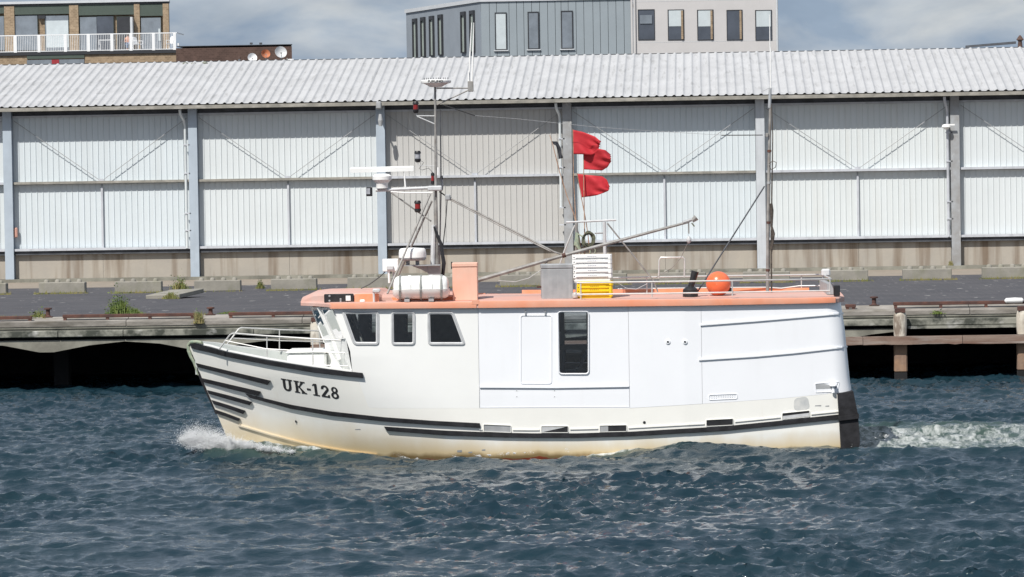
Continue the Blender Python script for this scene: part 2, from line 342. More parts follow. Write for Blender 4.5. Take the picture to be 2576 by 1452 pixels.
# ================================================================== WATER
YE, YW, ZQ = 98.0, 132.0, 1.9
ZB = ZQ + .12
def build_water():
    nx, ny, Lx, Ly = 880, 760, 44.0, 64.0
    X0, Y0 = -25.5, 42.5
    kx = np.fft.fftfreq(nx, Lx / nx) * 2 * np.pi; ky = np.fft.fftfreq(ny, Ly / ny) * 2 * np.pi
    KX, KY = np.meshgrid(kx, ky); K = np.hypot(KX, KY); K[0, 0] = 1
    h = np.zeros((ny, nx)); dx = np.zeros_like(h); dy = np.zeros_like(h)
    g_ = np.zeros(K.shape)
    for (lam, w_) in ((14, 1.0), (7, .7)):
        A = np.exp(-(K * lam / 6.28 - 1) ** 2 * 2) * (rng.normal(size=K.shape) + 1j * rng.normal(size=K.shape)); q = np.fft.ifft2(A).real; g_ += w_ * q / q.std()
    gust = np.clip(1 + .30 * g_, .45, 1.6)
    for (lam, rms, ang, spread) in ((5.5, .030, 84, 2), (2.4, .027, 72, 2), (1.1, .020, 104, 2), (.50, .0105, 78, 1.2), (.28, .0052, 95, .6)):
        kp = 2 * np.pi / lam; w = R(ang)
        P = np.exp(-1.0 * (kp / K) ** 2) / K ** 3.6 * np.exp(-(K / 58) ** 2)
        c = (KX * math.cos(w) + KY * math.sin(w)) / K
        P *= (.07 + np.abs(c) ** (2 * spread))
        P[0, 0] = 0; P *= (K > .55 * kp)
        A = np.sqrt(P) * (rng.normal(size=K.shape) + 1j * rng.normal(size=K.shape))
        hh = np.fft.ifft2(A).real; sc_ = rms / hh.std() * (gust if lam < 2 else 1); h += hh * sc_
        dx += np.fft.ifft2(1j * KX / K * A).real * sc_; dy += np.fft.ifft2(1j * KY / K * A).real * sc_
    xs = X0 + (np.arange(nx)) * Lx / nx; ys = Y0 + np.arange(ny) * Ly / ny
    GX, GY = np.meshgrid(xs, ys)
    # boat frame
    px = GX - BO.x; py = GY - BO.y
    lx = px * bX.x + py * bX.y; ly = px * bY.x + py * bY.y
    hbw = np.interp(lx, [-6, -5.6, -5, -4, -3, -2, -1, 0, 5.5, 6.3], [0, .25, .75, 1.3, 1.7, 1.9, 1.98, 2.0, 2.0, 1.8])
    d = np.abs(ly) - hbw; d = np.maximum(d, 0)
    end = np.maximum(0, np.maximum(-6.0 - lx, lx - 6.4)); dd = np.hypot(d, end)
    A = np.interp(lx, [-8, -6.6, -6.1, -5.4, -4.6, -3.6, -2.4, -1, .3, 1.6, 2.6, 3.6, 4.6, 6, 8], [0, .02, .16, .28, .20, .06, -.06, -.10, -.07, .01, .08, .12, .08, .08, .05])
    bow = A * np.exp(-(dd / .95) ** 2)
    # diverging crest of the bow wave and stern wave
    t1 = -ly - (.7 + .50 * (lx + 6.3)); bow += .09 * np.exp(-(t1 / .55) ** 2) * ((lx > -6.4) & (lx < 4)) * np.clip(1 - (lx + 6.3) / 9, 0, 1)
    t2 = -ly - (2.5 + .22 * (lx - 2.5)); bow += .15 * np.exp(-(t2 / .6) ** 2) * np.clip((lx - 1.8) / 1.5, 0, 1) * np.clip((13 - lx) / 5, 0, 1)
    wk = np.clip((lx - 6.2) / .8, 0, 1) * np.exp(-((ly - 1.2) / (3.9 + .06 * np.maximum(lx - 6, 0))) ** 4)
    h *= 1 + .35 * wk
    h += bow
    fade = np.clip((GY - Y0) / 3, 0, 1) * np.clip((Y0 + Ly - GY) / 3, 0, 1) * np.clip((GX - X0) / 3, 0, 1) * np.clip((X0 + Lx - GX) / 3, 0, 1)
    V = np.stack([GX + .8 * dx * fade, GY + .8 * dy * fade, h * fade], -1).reshape(-1, 3)
    # foam amount
    side = np.exp(-(dd / .22) ** 2) * np.interp(lx, [-6.5, -6.2, -3.9, -3, -1.2, -.4, .6, 2.3, 3.4, 5, 6.4, 7], [0, .8, .66, .35, .12, .6, .66, .35, .1, .25, .6, .5])
    bowf = np.exp(-(t1 / .5) ** 2) * np.clip(1.15 - (lx + 6.4) / 3.6, 0, 1) * (lx > -6.25)
    crest = np.exp(-((t2 + .25) / .3) ** 2) * np.clip((lx - .6) / .6, 0, 1) * np.clip((3.6 - lx) / 2, 0, 1) * .55
    wake = wk * np.interp(lx, [6, 6.6, 9, 14, 20], [.84, .80, .70, .65, .6])
    foam = np.clip(side + bowf + wake + crest, 0, 1).reshape(-1)
    idx = np.arange(nx * ny).reshape(ny, nx)
    q = np.stack([idx[:-1, :-1], idx[:-1, 1:], idx[1:, 1:], idx[1:, :-1]], -1).reshape(-1, 4)
    # flat surrounding sheet
    x1, y1 = xs[-1], ys[-1]; B = 900
    ex = np.array([(-B, -B, 0), (B, -B, 0), (B, y1, 0), (-B, y1, 0), (-B, Y0, 0), (B, Y0, 0), (B, y1 + 14, 0), (-B, y1 + 14, 0)])
    corners = idx[0, 0], idx[0, -1], idx[-1, -1], idx[-1, 0]
    n0 = len(V); V = np.vstack([V, ex, ])
    exf = [(n0 + 0, n0 + 1, n0 + 5, corners[1]), (n0 + 0, corners[1], corners[0], n0 + 4), (n0 + 4, corners[0], corners[3], n0 + 3), (corners[1], n0 + 5, n0 + 2, corners[2]),
           (n0 + 3, corners[3], n0 + 6, n0 + 7), (corners[3], corners[2], n0 + 2, n0 + 6)]
    q = np.vstack([q, np.array(exf)])
    me = bpy.data.meshes.new('water'); me.vertices.add(len(V)); me.vertices.foreach_set('co', V.astype(np.float32).ravel())
    me.loops.add(len(q) * 4); me.loops.foreach_set('vertex_index', q.astype(np.int32).ravel())
    me.polygons.add(len(q)); me.polygons.foreach_set('loop_start', np.arange(0, len(q) * 4, 4, dtype=np.int32))
    me.polygons.foreach_set('loop_total', np.full(len(q), 4, dtype=np.int32))
    me.polygons.foreach_set('use_smooth', np.ones(len(q), dtype=bool)); me.update(calc_edges=True)
    at = me.attributes.new('foam', 'FLOAT', 'POINT'); at.data.foreach_set('value', np.concatenate([foam, np.zeros(len(ex))]).astype(np.float32))
    m = bpy.data.materials.new('harbour_water'); m.use_nodes = True; t = m.node_tree; n = t.nodes.new; l = t.links.new
    p = t.nodes['Principled BSDF']; p.inputs['Roughness'].default_value = .05; p.inputs['IOR'].default_value = 1.333
    g = n('ShaderNodeNewGeometry')
    no = n('ShaderNodeTexNoise'); no.inputs['Scale'].default_value = .35; l(g.outputs['Position'], no.inputs['Vector'])
    ra = n('ShaderNodeValToRGB'); ra.color_ramp.elements[0].color = (.006, .0195, .032, 1); ra.color_ramp.elements[1].color = (.010, .028, .036, 1)
    l(no.outputs[0], ra.inputs[0])
    af = n('ShaderNodeAttribute'); af.attribute_name = 'foam'
    ma = n('ShaderNodeMapping'); ma.inputs['Scale'].default_value = (2.2, .8, 2); l(g.outputs['Position'], ma.inputs['Vector'])
    nf = n('ShaderNodeTexNoise'); nf.inputs['Scale'].default_value = 2.4; nf.inputs['Detail'].default_value = 9; nf.inputs['Roughness'].default_value = .68; nf.inputs['Distortion'].default_value = .6
    l(ma.outputs[0], nf.inputs['Vector'])
    # aerated green water where foam spreads
    gr = n('ShaderNodeMix'); gr.data_type = 'RGBA'; mg = n('ShaderNodeMath'); mg.operation = 'MULTIPLY'; mg.inputs[1].default_value = .6; l(af.outputs['Fac'], mg.inputs[0])
    l(mg.outputs[0], gr.inputs[0]); l(ra.outputs[0], gr.inputs[6]); gr.inputs[7].default_value = (.085, .125, .09, 1)
    su = n('ShaderNodeMath'); su.operation = 'ADD'; l(nf.outputs[0], su.inputs[0]); l(af.outputs['Fac'], su.inputs[1])
    rf = n('ShaderNodeValToRGB'); rf.color_ramp.elements[0].position = 1.12 / 2; rf.color_ramp.elements[1].position = 1.58 / 2
    hv = n('ShaderNodeMath'); hv.operation = 'MULTIPLY'; hv.inputs[1].default_value = .5; l(su.outputs[0], hv.inputs[0]); l(hv.outputs[0], rf.inputs[0])
    x = n('ShaderNodeMix'); x.data_type = 'RGBA'; l(rf.outputs[0], x.inputs[0]); l(gr.outputs[2], x.inputs[6]); x.inputs[7].default_value = (.78, .80, .80, 1)
    l(x.outputs[2], p.inputs['Base Color'])
    rr = n('ShaderNodeMapRange'); rr.inputs[3].default_value = .05; rr.inputs[4].default_value = .8; l(rf.outputs[0], rr.inputs[0]); l(rr.outputs[0], p.inputs['Roughness'])
    mb = n('ShaderNodeMapping'); mb.inputs['Scale'].default_value = (.7, 1.1, 1); l(g.outputs['Position'], mb.inputs['Vector'])
    nb = n('ShaderNodeTexNoise'); nb.inputs['Scale'].default_value = 12; nb.inputs['Detail'].default_value = 6; nb.inputs['Roughness'].default_value = .55; l(mb.outputs[0], nb.inputs['Vector'])
    bu = n('ShaderNodeBump'); bu.inputs['Strength'].default_value = .5; bu.inputs['Distance'].default_value = .035; l(nb.outputs[0], bu.inputs['Height']); l(bu.outputs[0], p.inputs['Normal'])
    me.materials.append(m); o = bpy.data.objects.new('water', me); col.objects.link(o); struct(o)
    o['label'] = 'choppy dark blue green harbour water with foam beside the boat'
build_water()

# ================================================================== QUAY DECK AND GROUND
def deck_material():
    m = M('quay_paving', (.048, .048, .056), .85, c2=(.068, .066, .073), vsc=.5, streak=.5, scol=(.03, .03, .034), ssc=(.5, 1.2, 1), bump=.2, bsc=20)
    t = m.node_tree; p, s = base_socket(m); n = t.nodes.new; l = t.links.new
    g = n('ShaderNodeNewGeometry'); ma = n('ShaderNodeMapping'); ma.inputs['Rotation'].default_value = (0, 0, R(45)); l(g.outputs['Position'], ma.inputs[0])
    b = n('ShaderNodeTexBrick'); b.inputs['Scale'].default_value = 1.6; b.inputs['Mortar Size'].default_value = .02; b.inputs['Color1'].default_value = (1, 1, 1, 1)
    b.inputs['Color2'].default_value = (.78, .78, .8, 1); b.inputs['Mortar'].default_value = (1.7, 1.6, 1.45, 1); l(ma.outputs[0], b.inputs['Vector'])
    x = n('ShaderNodeMix'); x.data_type = 'RGBA'; x.blend_type = 'MULTIPLY'; x.inputs[0].default_value = .8; l(s, x.inputs[6]); l(b.outputs[0], x.inputs[7])
    # gull droppings and shell grit
    ma2 = n('ShaderNodeMapping'); ma2.inputs['Scale'].default_value = (3.2, 1.6, 1); l(g.outputs['Position'], ma2.inputs[0])
    no = n('ShaderNodeTexNoise'); no.inputs['Scale'].default_value = 1; no.inputs['Detail'].default_value = 3; l(ma2.outputs[0], no.inputs['Vector'])
    ra = n('ShaderNodeValToRGB'); ra.color_ramp.elements[0].position = .675; ra.color_ramp.elements[1].position = .70; l(no.outputs[0], ra.inputs[0])
    y = n('ShaderNodeMix'); y.data_type = 'RGBA'; l(ra.outputs[0], y.inputs[0]); l(x.outputs[2], y.inputs[6]); y.inputs[7].default_value = (.33, .32, .31, 1)
    l(y.outputs[2], p.inputs['Base Color'])
    return m
mt['deck'] = deck_material()
b = MB(); b.box(-120, 120, YE + .55, 171, ZQ - .25, ZQ); o = b.build('quay_deck', 'deck'); struct(o); o['label'] = 'dark paved quay surface with pale flecks'
mt['earth'] = M('town_ground', (.13, .13, .13), .9, var=.2, vsc=.2)
b = MB(); b.box(-900, 900, 171.2, 5000, ZQ - 1, ZQ - .02); o = b.build('ground', 'earth'); struct(o); o['label'] = 'flat town ground behind the warehouse'

# ================================================================== WAREHOUSE
def zW(u, v, Y=YW): return PY(u, v, Y).z
wh = thing('warehouse', 'long low harbour warehouse with corrugated white walls and pale ribbed roof', 'warehouse', (0, YW, ZB))
def WP(p): return Vector(p) - Vector((0, YW, ZB))
YF = YW - .30                                        # column face
cu = [20.5, 487, 959.5, 1429, 1914, 2404]
cx = [PY(u, 480, YF).x for u in cu]
pit = (cx[-1] - cx[0]) / 5
CX = [cx[0] - 2 * pit, cx[0] - pit] + cx + [cx[-1] + pit, cx[-1] + 2 * pit]
zt = {}
Z_eave = zW(520, 262, YW - .75); Z_gut0 = zW(520, 273, YW - .75); Z_girt1, Z_girt0 = zW(520, 451, YW - .2), zW(520, 457, YW - .2)
Z_sill1 = zW(520, 619.5, YW - .24); Z_sill0 = zW(520, 625.5, YW - .24); Z_pl = zW(520, 634); Z_top1, Z_top0 = zW(520, 284.5), zW(520, 289.5)
ridge_run = .0626 * (YW - .75)
YR = YW - .75 + ridge_run; Z_ridge = zW(520, 156, YR)
# wall panels: pan with narrow raised ribs
RIB = pit / 33
def wall_panel(x0, x1, z0, z1, mat):
    n = max(1, round((x1 - x0) / RIB)); p = (x1 - x0) / n; w = .015; d = .024
    prof = []
    for i in range(n):
        a = x0 + i * p
        prof += [(a, 0), (a + p - 2.0 * w, 0), (a + p - 1.5 * w, -d), (a + p - .5 * w, -d)]
    prof.append((x1, 0))
    b = MB(); vs = []; fs = []
    for x, y in prof: vs += [(x, y, z0 - ZB), (x, y, z1 - ZB)]
    for i in range(len(prof) - 1): fs.append((2 * i, 2 * i + 2, 2 * i + 3, 2 * i + 1))
    b.add(vs, fs); return b.build('wall_panel', mat, wh, fix=False)
for i in range(len(CX) - 1):
    a, c = CX[i] + .16, CX[i + 1] - .16; mid = (CX[i] + CX[i + 1]) / 2
    m = ('clad', 'cladblue2', 'cladcool', 'clad', 'cladgrey', 'cladcool', 'cladwarm', 'clad', 'cladwarm')[min(i, 8)]
    wall_panel(a, c, Z_girt0 - .02, Z_eave - .02, m)
    wall_panel(a, mid - .012, Z_sill1 - .02, Z_girt0 - .025, m); wall_panel(mid + .012, c, Z_sill1 - .02, Z_girt0 - .025, m)
    # girt, top rail, sill
    gm = 'girt' if i not in (2, 3, 5) else 'gutter'
    MB().box(a, c, -.22, -.002, Z_girt0 - ZB, Z_girt1 - ZB).build('girt', gm if i != 4 else 'girt', wh)
    MB().box(a, c, -.10, -.045, Z_top0 - ZB, Z_top1 - ZB).build('top_rail', 'girt', wh)
    b = MB(); b.box(a, c, -.25, -.05, Z_sill0 - ZB, Z_sill1 - ZB)
    b.build('sill_beam', 'girt', wh)
    b = MB(); b.box(a, c, -.17, .0, Z_pl - ZB - .02, Z_sill0 - ZB - .002); b.box(a, c, -.21, -.172, Z_pl - ZB - .015, Z_pl - ZB + .03); b.build('shaded_sill_web', 'dark', wh)  # dark colour paints the shade under the sill beam
    MB().box(a, c, -.07, -.046, Z_top1 - ZB + .002, Z_eave - ZB).build('shaded_eave_beam', 'dark', wh)  # dark strip paints the deep shade below the eave
    MB().box(mid - .035, mid + .035, -.09, -.045, Z_sill1 - ZB, Z_girt0 - ZB - .12).build('mullion', 'girt', wh)
    # bracing rods
    for s_, xa in ((1, a + .05), (-1, c - .05)):
        b = MB(); b.tube([(xa, -.15, zW(520, 296) - ZB), (mid - s_ * .06, -.15, Z_girt1 - ZB + .03)], .012, 6); b.build('brace_rod', 'greyp', wh)
    MB().box(mid - .1, mid + .1, -.18, -.13, Z_girt1 - ZB, Z_girt1 - ZB + .07).build('brace_plate', 'girt', wh)
    # plinth slabs
    k = 2; 
    for j in range(k):
        xa = a + (c - a) * j / k; xb = a + (c - a) * (j + 1) / k
        MB().box(xa + .004, xb - .004, -.05, .2, 0, Z_pl - ZB - .022).build('plinth_slab', 'plinth', wh)
for i, x in enumerate(CX):
    m = ['colblue', 'colblue', 'colblue', 'colblue', 'colblue', 'colrust', 'colgrey', 'colrust', 'colrust', 'colrust'][i]
    b = MB(); b.box(x - .155, x + .155, -.31, -.29, -.1, Z_gut0 - ZB + .05); b.box(x - .155, x + .155, -.02, .0, -.1, Z_gut0 - ZB); b.box(x - .012, x + .012, -.29, -.02, -.1, Z_gut0 - ZB)
    b.box(x - .22, x + .22, -.36, .0, -.12, -.02)
    b.build('column', m, wh)
# downpipes beside three columns
for i, off in ((3, -.27), (5, -.25), (7, -.25)):
    x = CX[i] + off
    b = MB(); b.tube([(x - .12, -.62, Z_gut0 - ZB - .02), (x - .11, -.6, Z_gut0 - ZB - .18), (x - .02, -.30, Z_gut0 - ZB - .42), (x, -.24, Z_gut0 - ZB - .62), (x, -.24, 2.2 if i != 3 else 1.0)], .05, 10)
    if i == 7: b.tube([(x, -.24, 2.25), (x, -.24, 1.0)], .045, 8)
    b.build('downpipe', 'clad' if i != 7 else 'girt', wh, smooth=True)
    b = MB()
    for zz in (3.6, 2.2, 1.6, 4.6): b.box(x - .07, x + .16, -.31, -.19, zz, zz + .04)
    b.build('pipe_clip', 'girt', wh)
# eave: gutter board, soffit
x0, x1 = CX[0] - .6, CX[-1] + .6
b = MB(); b.box(x0, x1, -.80, -.765, Z_gut0 - ZB, Z_eave - ZB - .03); b.box(x0, x1, -.765, -.62, Z_gut0 - ZB, Z_gut0 - ZB + .02); b.build('gutter', 'gutter', wh)
MB().box(x0, x1, -.30, .02, Z_eave - ZB - .05, Z_eave - ZB + .02).build('eave_plate', 'dark', wh)
# roof sheets
RP = pit / 22; nsh = 4
def roof_sheet():
    n = nsh; b = MB(); prof = []
    for i in range(n):
        a = i * RP
        prof += [(a, 0), (a + .5 * RP, 0)] + [(a + (.5 + .5 * q / 8) * RP, .046 * (math.sin(math.pi * q / 8) ** 1.3)) for q in range(1, 8)]
    prof.append((n * RP, 0))
    vs = []; fs = []
    for x, z in prof:
        vs += [(x, -.80, Z_eave - ZB + z), (x, YR - YW, Z_ridge - ZB + z)]
    for i in range(len(prof) - 1): fs.append((2 * i, 2 * i + 2, 2 * i + 3, 2 * i + 1))
    b.add(vs, fs); return b
src = None; x = x0; k = 0
while x < x1:
    if src is None: src = roof_sheet().build('roof_sheet', 'roofw', wh, smooth='all', fix=False); src.location = (x, 0, 0)
    else: share(src, 'roof_sheet', wh, (x, 0, random.uniform(-.004, .004)))
    x += RP * nsh; k += 1
b = MB(); b.add([(x0, YR - YW, Z_ridge - ZB - .03), (x1, YR - YW, Z_ridge - ZB - .03), (x1, 2 * (YR - YW) + .8, Z_eave - ZB), (x0, 2 * (YR - YW) + .8, Z_eave - ZB)], [(0, 1, 2, 3)])
b.build('back_roof', 'roofw', wh)
b = MB(); b.box(x0, x1, 2 * (YR - YW), 2 * (YR - YW) + .2, -.1, Z_eave - ZB); b.box(x0, x0 + .2, 0, 2 * (YR - YW), -.1, Z_eave - ZB); b.box(x1 - .2, x1, 0, 2 * (YR - YW), -.1, Z_eave - ZB); b.build('back_wall', 'clad', wh)
MB().box(x0, x1, YR - YW + .02, YR - YW + .3, Z_ridge - ZB - .05, Z_ridge - ZB + .03).build('ridge_cap', 'dark', wh)
# moss lumps on the ridge, wall lamp, horn, extinguisher box, small fan vent
for u, v in ((466, 163), (487, 164), (515, 161)):
    p = WP(PY(u, v, YR - .3)); b = MB(); b.lathe([(.02, -.07), (.10, -.03), (.12, .03), (.06, .09)], 8, p); b.build('moss_clump', M('moss', (.18, .19, .16), .9, var=.4, vsc=9), wh, smooth=True)
p = WP(PY(953, 264, YF - .45)); MB().bbox(p.x - .09, p.x + .09, p.y - .12, p.y + .3, p.z - .14, p.z + .12, .03).build('gutter_spout', 'greyp', wh)
p = WP(PY(957, 303, YF - .55)); b = MB(); b.box(p.x - .02, p.x + .02, p.y, -.3, p.z - .03, p.z + .03); b.lathe([(.05, .22), (.09, .0), (.06, -.2)], 10, p); b.build('wall_lamp', 'greyp', wh)
p = WP(PY(2380, 316, YF - .2)); b = MB(); b.lathe([(.05, .05), (.12, .03), (.16, -.05), (.05, -.14)], 12, p); b.box(p.x, p.x + .3, p.y - .02, p.y + .02, p.z, p.z + .05); b.build('wall_lamp', 'whitep', wh)
p = WP(PY(40, 585, YW - .1)); b = MB(); b.bbox(p.x - .07, p.x + .07, p.y - .12, p.y, p.z - .18, p.z + .17, .03); b.build('hose_box', M('faded_red_box', (.55, .30, .24), .6), wh)
p = WP(PY(2566, 100, YR + 1)); b = MB(); b.lathe([(.10, -.35), (.07, -.05), (.14, .0), (.03, .16)], 10, p); b.build('roof_vent', 'brickd', wh)
b = MB(); pa = WP(PY(2430, 112, YR + 2.5)); pb = WP(PY(2556, 104, YR + 2.5)); b.loft([[(pa.x, pa.y, pa.z - .12), (pa.x, pa.y + .3, pa.z - .12), (pa.x, pa.y + .3, pa.z - .04), (pa.x, pa.y, pa.z - .04)], [(pb.x, pa.y, pb.z - .09), (pb.x, pa.y + .3, pb.z - .09), (pb.x, pa.y + .3, pb.z), (pb.x, pa.y, pb.z)]]); b.build('rear_parapet', 'dark', wh)
# concrete apron
b = MB(); b.box(-60, 60, YW - .55, YW + .5, ZQ - .05, ZB - .003); o = b.build('kerb_step', 'haunch'); struct(o); o['label'] = 'low concrete step along the warehouse'
pz = PZ(200, 724, ZQ)
b = MB(); b.box(-60, 60, pz.y, YW - .55, ZQ - .2, ZQ + .004); o = b.build('apron', 'apron'); struct(o); o['label'] = 'pale concrete strip in front of the warehouse'

# ================================================================== CONCRETE BLOCKS
bl = [(-102, 14, 741), (96, 213, 738), (290, 408, 736), (488, 605, 733), (681, 796, 729.5), (874, 989, 726), (1066, 1182, 723), (1257, 1373, 720), (1460, 1577, 716), (1659, 1776, 713), (1869, 1987, 710), (2069, 2184, 707), (2272, 2394, 703.5), (2472, 2594, 700), (2672, 2790, 696.5)]
notes = ['concrete block farthest toward the bow end of the row', 'mossy pale concrete block behind the grass near the quay edge', 'concrete block beside the loose slab, stained olive at its foot',
         'clean grey concrete block just beyond the loose slab', 'mottled concrete block with green patches ahead of the boat roof', 'concrete block half hidden by the white panel on the boat roof',
         'concrete block behind the life raft', 'concrete block seen under the boat boom beside the grey box', 'concrete block seen behind the white crates', 'concrete block seen behind the orange ball',
         'concrete block behind the thin aft mast', 'concrete block beyond the stern railing with grass at its foot', 'pale concrete block beside the last grey column', 'concrete block past the last grey column', 'concrete block at the far end past the last column']
S0 = None
for i, (ua, ub, v) in enumerate(bl):
    pa = PZ(ua, v + .0163 * (ub - ua) / 2, ZQ); pb = PZ(ub, v - .0163 * (ub - ua) / 2, ZQ); w = (pb - pa).length
    loc = (pa + pb) / 2
    if S0 is None:
        wd0 = w; S0 = thing('concrete_block', notes[0], 'concrete block', loc, 0, 'studded concrete blocks in a row on the quay')
        b = MB(); b.bbox(-w / 2, w / 2, 0, .38, 0, .345, .018); b.build('body', 'block', S0)
        for q in range(4):
            b = MB(); b.lathe([(.085, 0), (.078, .05), (.05, .085), (.02, .092)], 12, (-w / 2 + w * (q + .62) / 4.2, .19, .345)); b.build('stud', 'block', S0, smooth=True)
        c = S0
    else:
        c = copy_tree(S0); c['label'] = notes[i]
    c.location = loc + Vector((0, random.uniform(-.15, .15), 0)); c.rotation_euler = (0, 0, R(random.uniform(-1.2, 1.2))); c.scale = (w / wd0, 1, random.uniform(.97, 1.03))
# loose slab
p0 = PZ(400, 752, ZQ); sl = thing('concrete_slab', 'loose flat concrete slab lying tilted on the quay paving', 'concrete slab', p0 + Vector((.38, .75, .05)))
b = MB(); b.bbox(-.58, .58, -.75, .75, 0, .13, .015); s_ = b.build('slab', 'block', sl); s_.rotation_euler = (R(4.5), R(-2), R(-22))

# ================================================================== QUAY FRONT
qw = thing('quay_wall', 'weathered concrete quay front with haunched beams over a dark void', 'quay wall', (0, YE, 0))
def QP(u, v, y=0): 
    p = PY(u, v, YE + y); return Vector((p.x, y, p.z))
xq = [QP(u, 810).x for u in (-1900, -1420, -960, -500, -120, 317, 760, 1180, 1600, 2020, 2440, 2860, 3300, 3760)]
zc1, zc0 = QP(520, 802.5).z, QP(520, 817).z; zl = QP(520, 822).z; zb1, zb0 = QP(520, 827).z, QP(520, 843).z; zh = QP(520, 855).z
for i in range(len(xq) - 1):
    a, c = xq[i] + .008, xq[i + 1] - .008
    r = .05 if i >= 5 else .02
    prof = [(.55, zc0), (.0, zc0), (-.0, zc1 - r), (r * .4, zc1 - r * .3), (r * 1.4, zc1), (.32, zc1 + .008), (.56, ZQ + .003)]
    b = MB(); b.prism(prof, lambda y, z: Vector((a, y, z)), lambda y, z: Vector((c, y, z))); b.build('cope_stone', 'cope', qw)
xb = [QP(u, 835).x for u in (-1900, -1560, -1200, -850, -500, -210, 148, 312, 640, 960, 1280, 1600, 1920, 2250, 2580, 2900, 3260, 3760)]
for i in range(len(xb) - 1):
    a, c = xb[i] + .006, xb[i + 1] - .006; jy = random.uniform(-.015, .015)
    MB().bbox(a, c, -.14 + jy, .55, zb0, zb1, .015).build('edge_beam', 'beam', qw)
MB().box(xq[0], xq[-1], .02, .6, zl, zc0 - .002).build('ledge', 'haunch', qw)
MB().box(xq[0], xq[-1], .05, .6, zb1 + .002, zl - .002).build('ledge_course', 'haunch', qw)
MB().box(xq[0], xq[-1], .15, .55, zh, zb0 - .002).build('recess', 'void', qw)  # black filler paints the shadow between edge beam and haunch
# haunched bearer
PU = 393; caps = [118 + PU * k for k in range(-5, 6)]
zhb = QP(520, 882).z; zap = QP(520, 858).z
zlow = [QP(118, 882).z, QP(118, 852 + 18).z]
for uc in caps:
    if uc > 2300: continue
    half = PU / 2
    us = [uc - half + .2, uc - half * .55, uc - 18, uc + 18, uc + half * .55, uc + half - .2]
    dz = [.05, .12, .31, .31, .14, .05]
    top = QP(520, 851).z
    poly = [(QP(u, 870).x, top - d) for u, d in zip(us, dz)] + [(QP(us[-1], 870).x, top), (QP(us[0], 870).x, top)]
    b = MB(); b.prism(poly, lambda x, z: Vector((x, -.05, z)), lambda x, z: Vector((x, .5, z))); b.build('haunch', 'haunch', qw)
    xc = QP(uc, 900).x
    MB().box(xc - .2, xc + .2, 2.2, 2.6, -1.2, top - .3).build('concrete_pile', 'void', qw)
# space under the deck, its shade painted near black
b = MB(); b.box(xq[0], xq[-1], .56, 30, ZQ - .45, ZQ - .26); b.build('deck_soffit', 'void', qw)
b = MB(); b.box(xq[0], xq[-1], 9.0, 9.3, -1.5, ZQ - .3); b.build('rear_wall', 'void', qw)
# rusty kerb rails on the edge
rails = [((-60, 81), 799.5, 'rusty kerb rail lying low beside the grassy bollard', .0), ((158, 490), 797, 'long rusty kerb rail below the tall green weed', .02), ((575, 800), 793, 'rusty kerb rail in front of the wheelhouse', .02),
         ((2126, 2153), 768, 'short stub of rusty kerb rail next to the stern', .0), ((2247, 2600), 762, 'straight rusty kerb rail above the white timber pile', .04)]
for (ua, ub), v, lab, lift in rails:
    a, c = QP(ua, v, .25), QP(ub, v, .25)
    t = thing('kerb_rail', lab, 'kerb rail', (a.x, YE + .25, zc1), 0, 'rusty kerb rails along the quay edge'); w = c.x - a.x
    b = MB(); b.bbox(0, w, -.05, .05, .045 + lift, .135 + lift, .012); b.build('rail', 'steelrust', t)
    for q in range(max(2, int(w / 1.1) + 1)):
        b = MB(); xx = .06 + (w - .12) * q / max(1, int(w / 1.1)); b.box(xx - .04, xx + .04, -.04, .04, 0, .045 + lift); b.build('foot', 'steelrust', t)
# bollards
for u, v0, v1, lab in ((121, 803, 780, 'dark rusty bollard standing in grass by the kerb rail'), (530, 797, 778, 'rust red bollard beside the dry weed on the quay edge'), (2199, 775, 753, 'rust brown bollard just past the boat stern')):
    p = PY(u, v0, YE + .6); hgt = (v0 - v1) * YE / F
    t = thing('bollard', lab, 'bollard', (p.x, YE + .6, ZQ), 0, 'rusty mooring bollards on the quay edge')
    b = MB(); b.lathe([(.085, 0), (.07, .03), (.055, .06), (.055, hgt - .04)], 12); b.build('post', 'steelrust', t)
    b = MB(); b.lathe([(.10, hgt - .04), (.105, hgt - .02), (.10, hgt), (.03, hgt + .01)], 12); b.build('cap', 'steelrust', t)
    b = MB(); b.box(-.13, .13, -.1, .1, .0, .015); b.build('base_plate', 'steelrust', t)
# timber fender in front of the quay
tf = thing('timber_fender', 'timber fender of white topped piles and a heavy brown waler', 'fender', (0, YE - .5, 0))
def TP(u, v, y=0):
    p = PY(u, v, YE - .5 + y); return Vector((p.x, y, p.z))
for k, u in enumerate((796, 1090, 1385, 1680, 1972, 2265.5, 2575, 2880, 3190)):
    hw = .175; x = TP(u, 850).x; dv = (2265 - u) * .0155
    zt_, zm, zb_ = TP(u, 787 + dv).z, TP(u, 846 + dv).z, TP(u, 937 + dv).z
    b = MB(); b.lathe([(hw * .93, zm), (hw, zm + .25), (hw * .98, zt_ - .1), (hw * .8, zt_)], 12, (x, .12, 0)); b.build('pile', 'pilew', tf, smooth=True)
    b = MB(); b.bbox(x - hw * .95, x + hw * .95, -.02, .3, zb_, zm - .02, .03); b.build('pile_foot', 'pileb', tf)
    b = MB(); b.box(x - hw * .9, x + hw * .9, .0, .28, -1.5, zb_ - .002); b.build('pile_shadow_base', 'void', tf)  # black stub paints the shadow below the pile foot
    b = MB(); b.box(x - hw * .75, x + hw * .75, -.02, .3, zt_ + .005, zt_ + .11); b.build('pile_cap', 'steelrust', tf)
zw1, zw0 = TP(2130, 848).z, TP(2130, 868).z
us = [785, 1390, 1975, 2170, 2420, 2900, 3420]
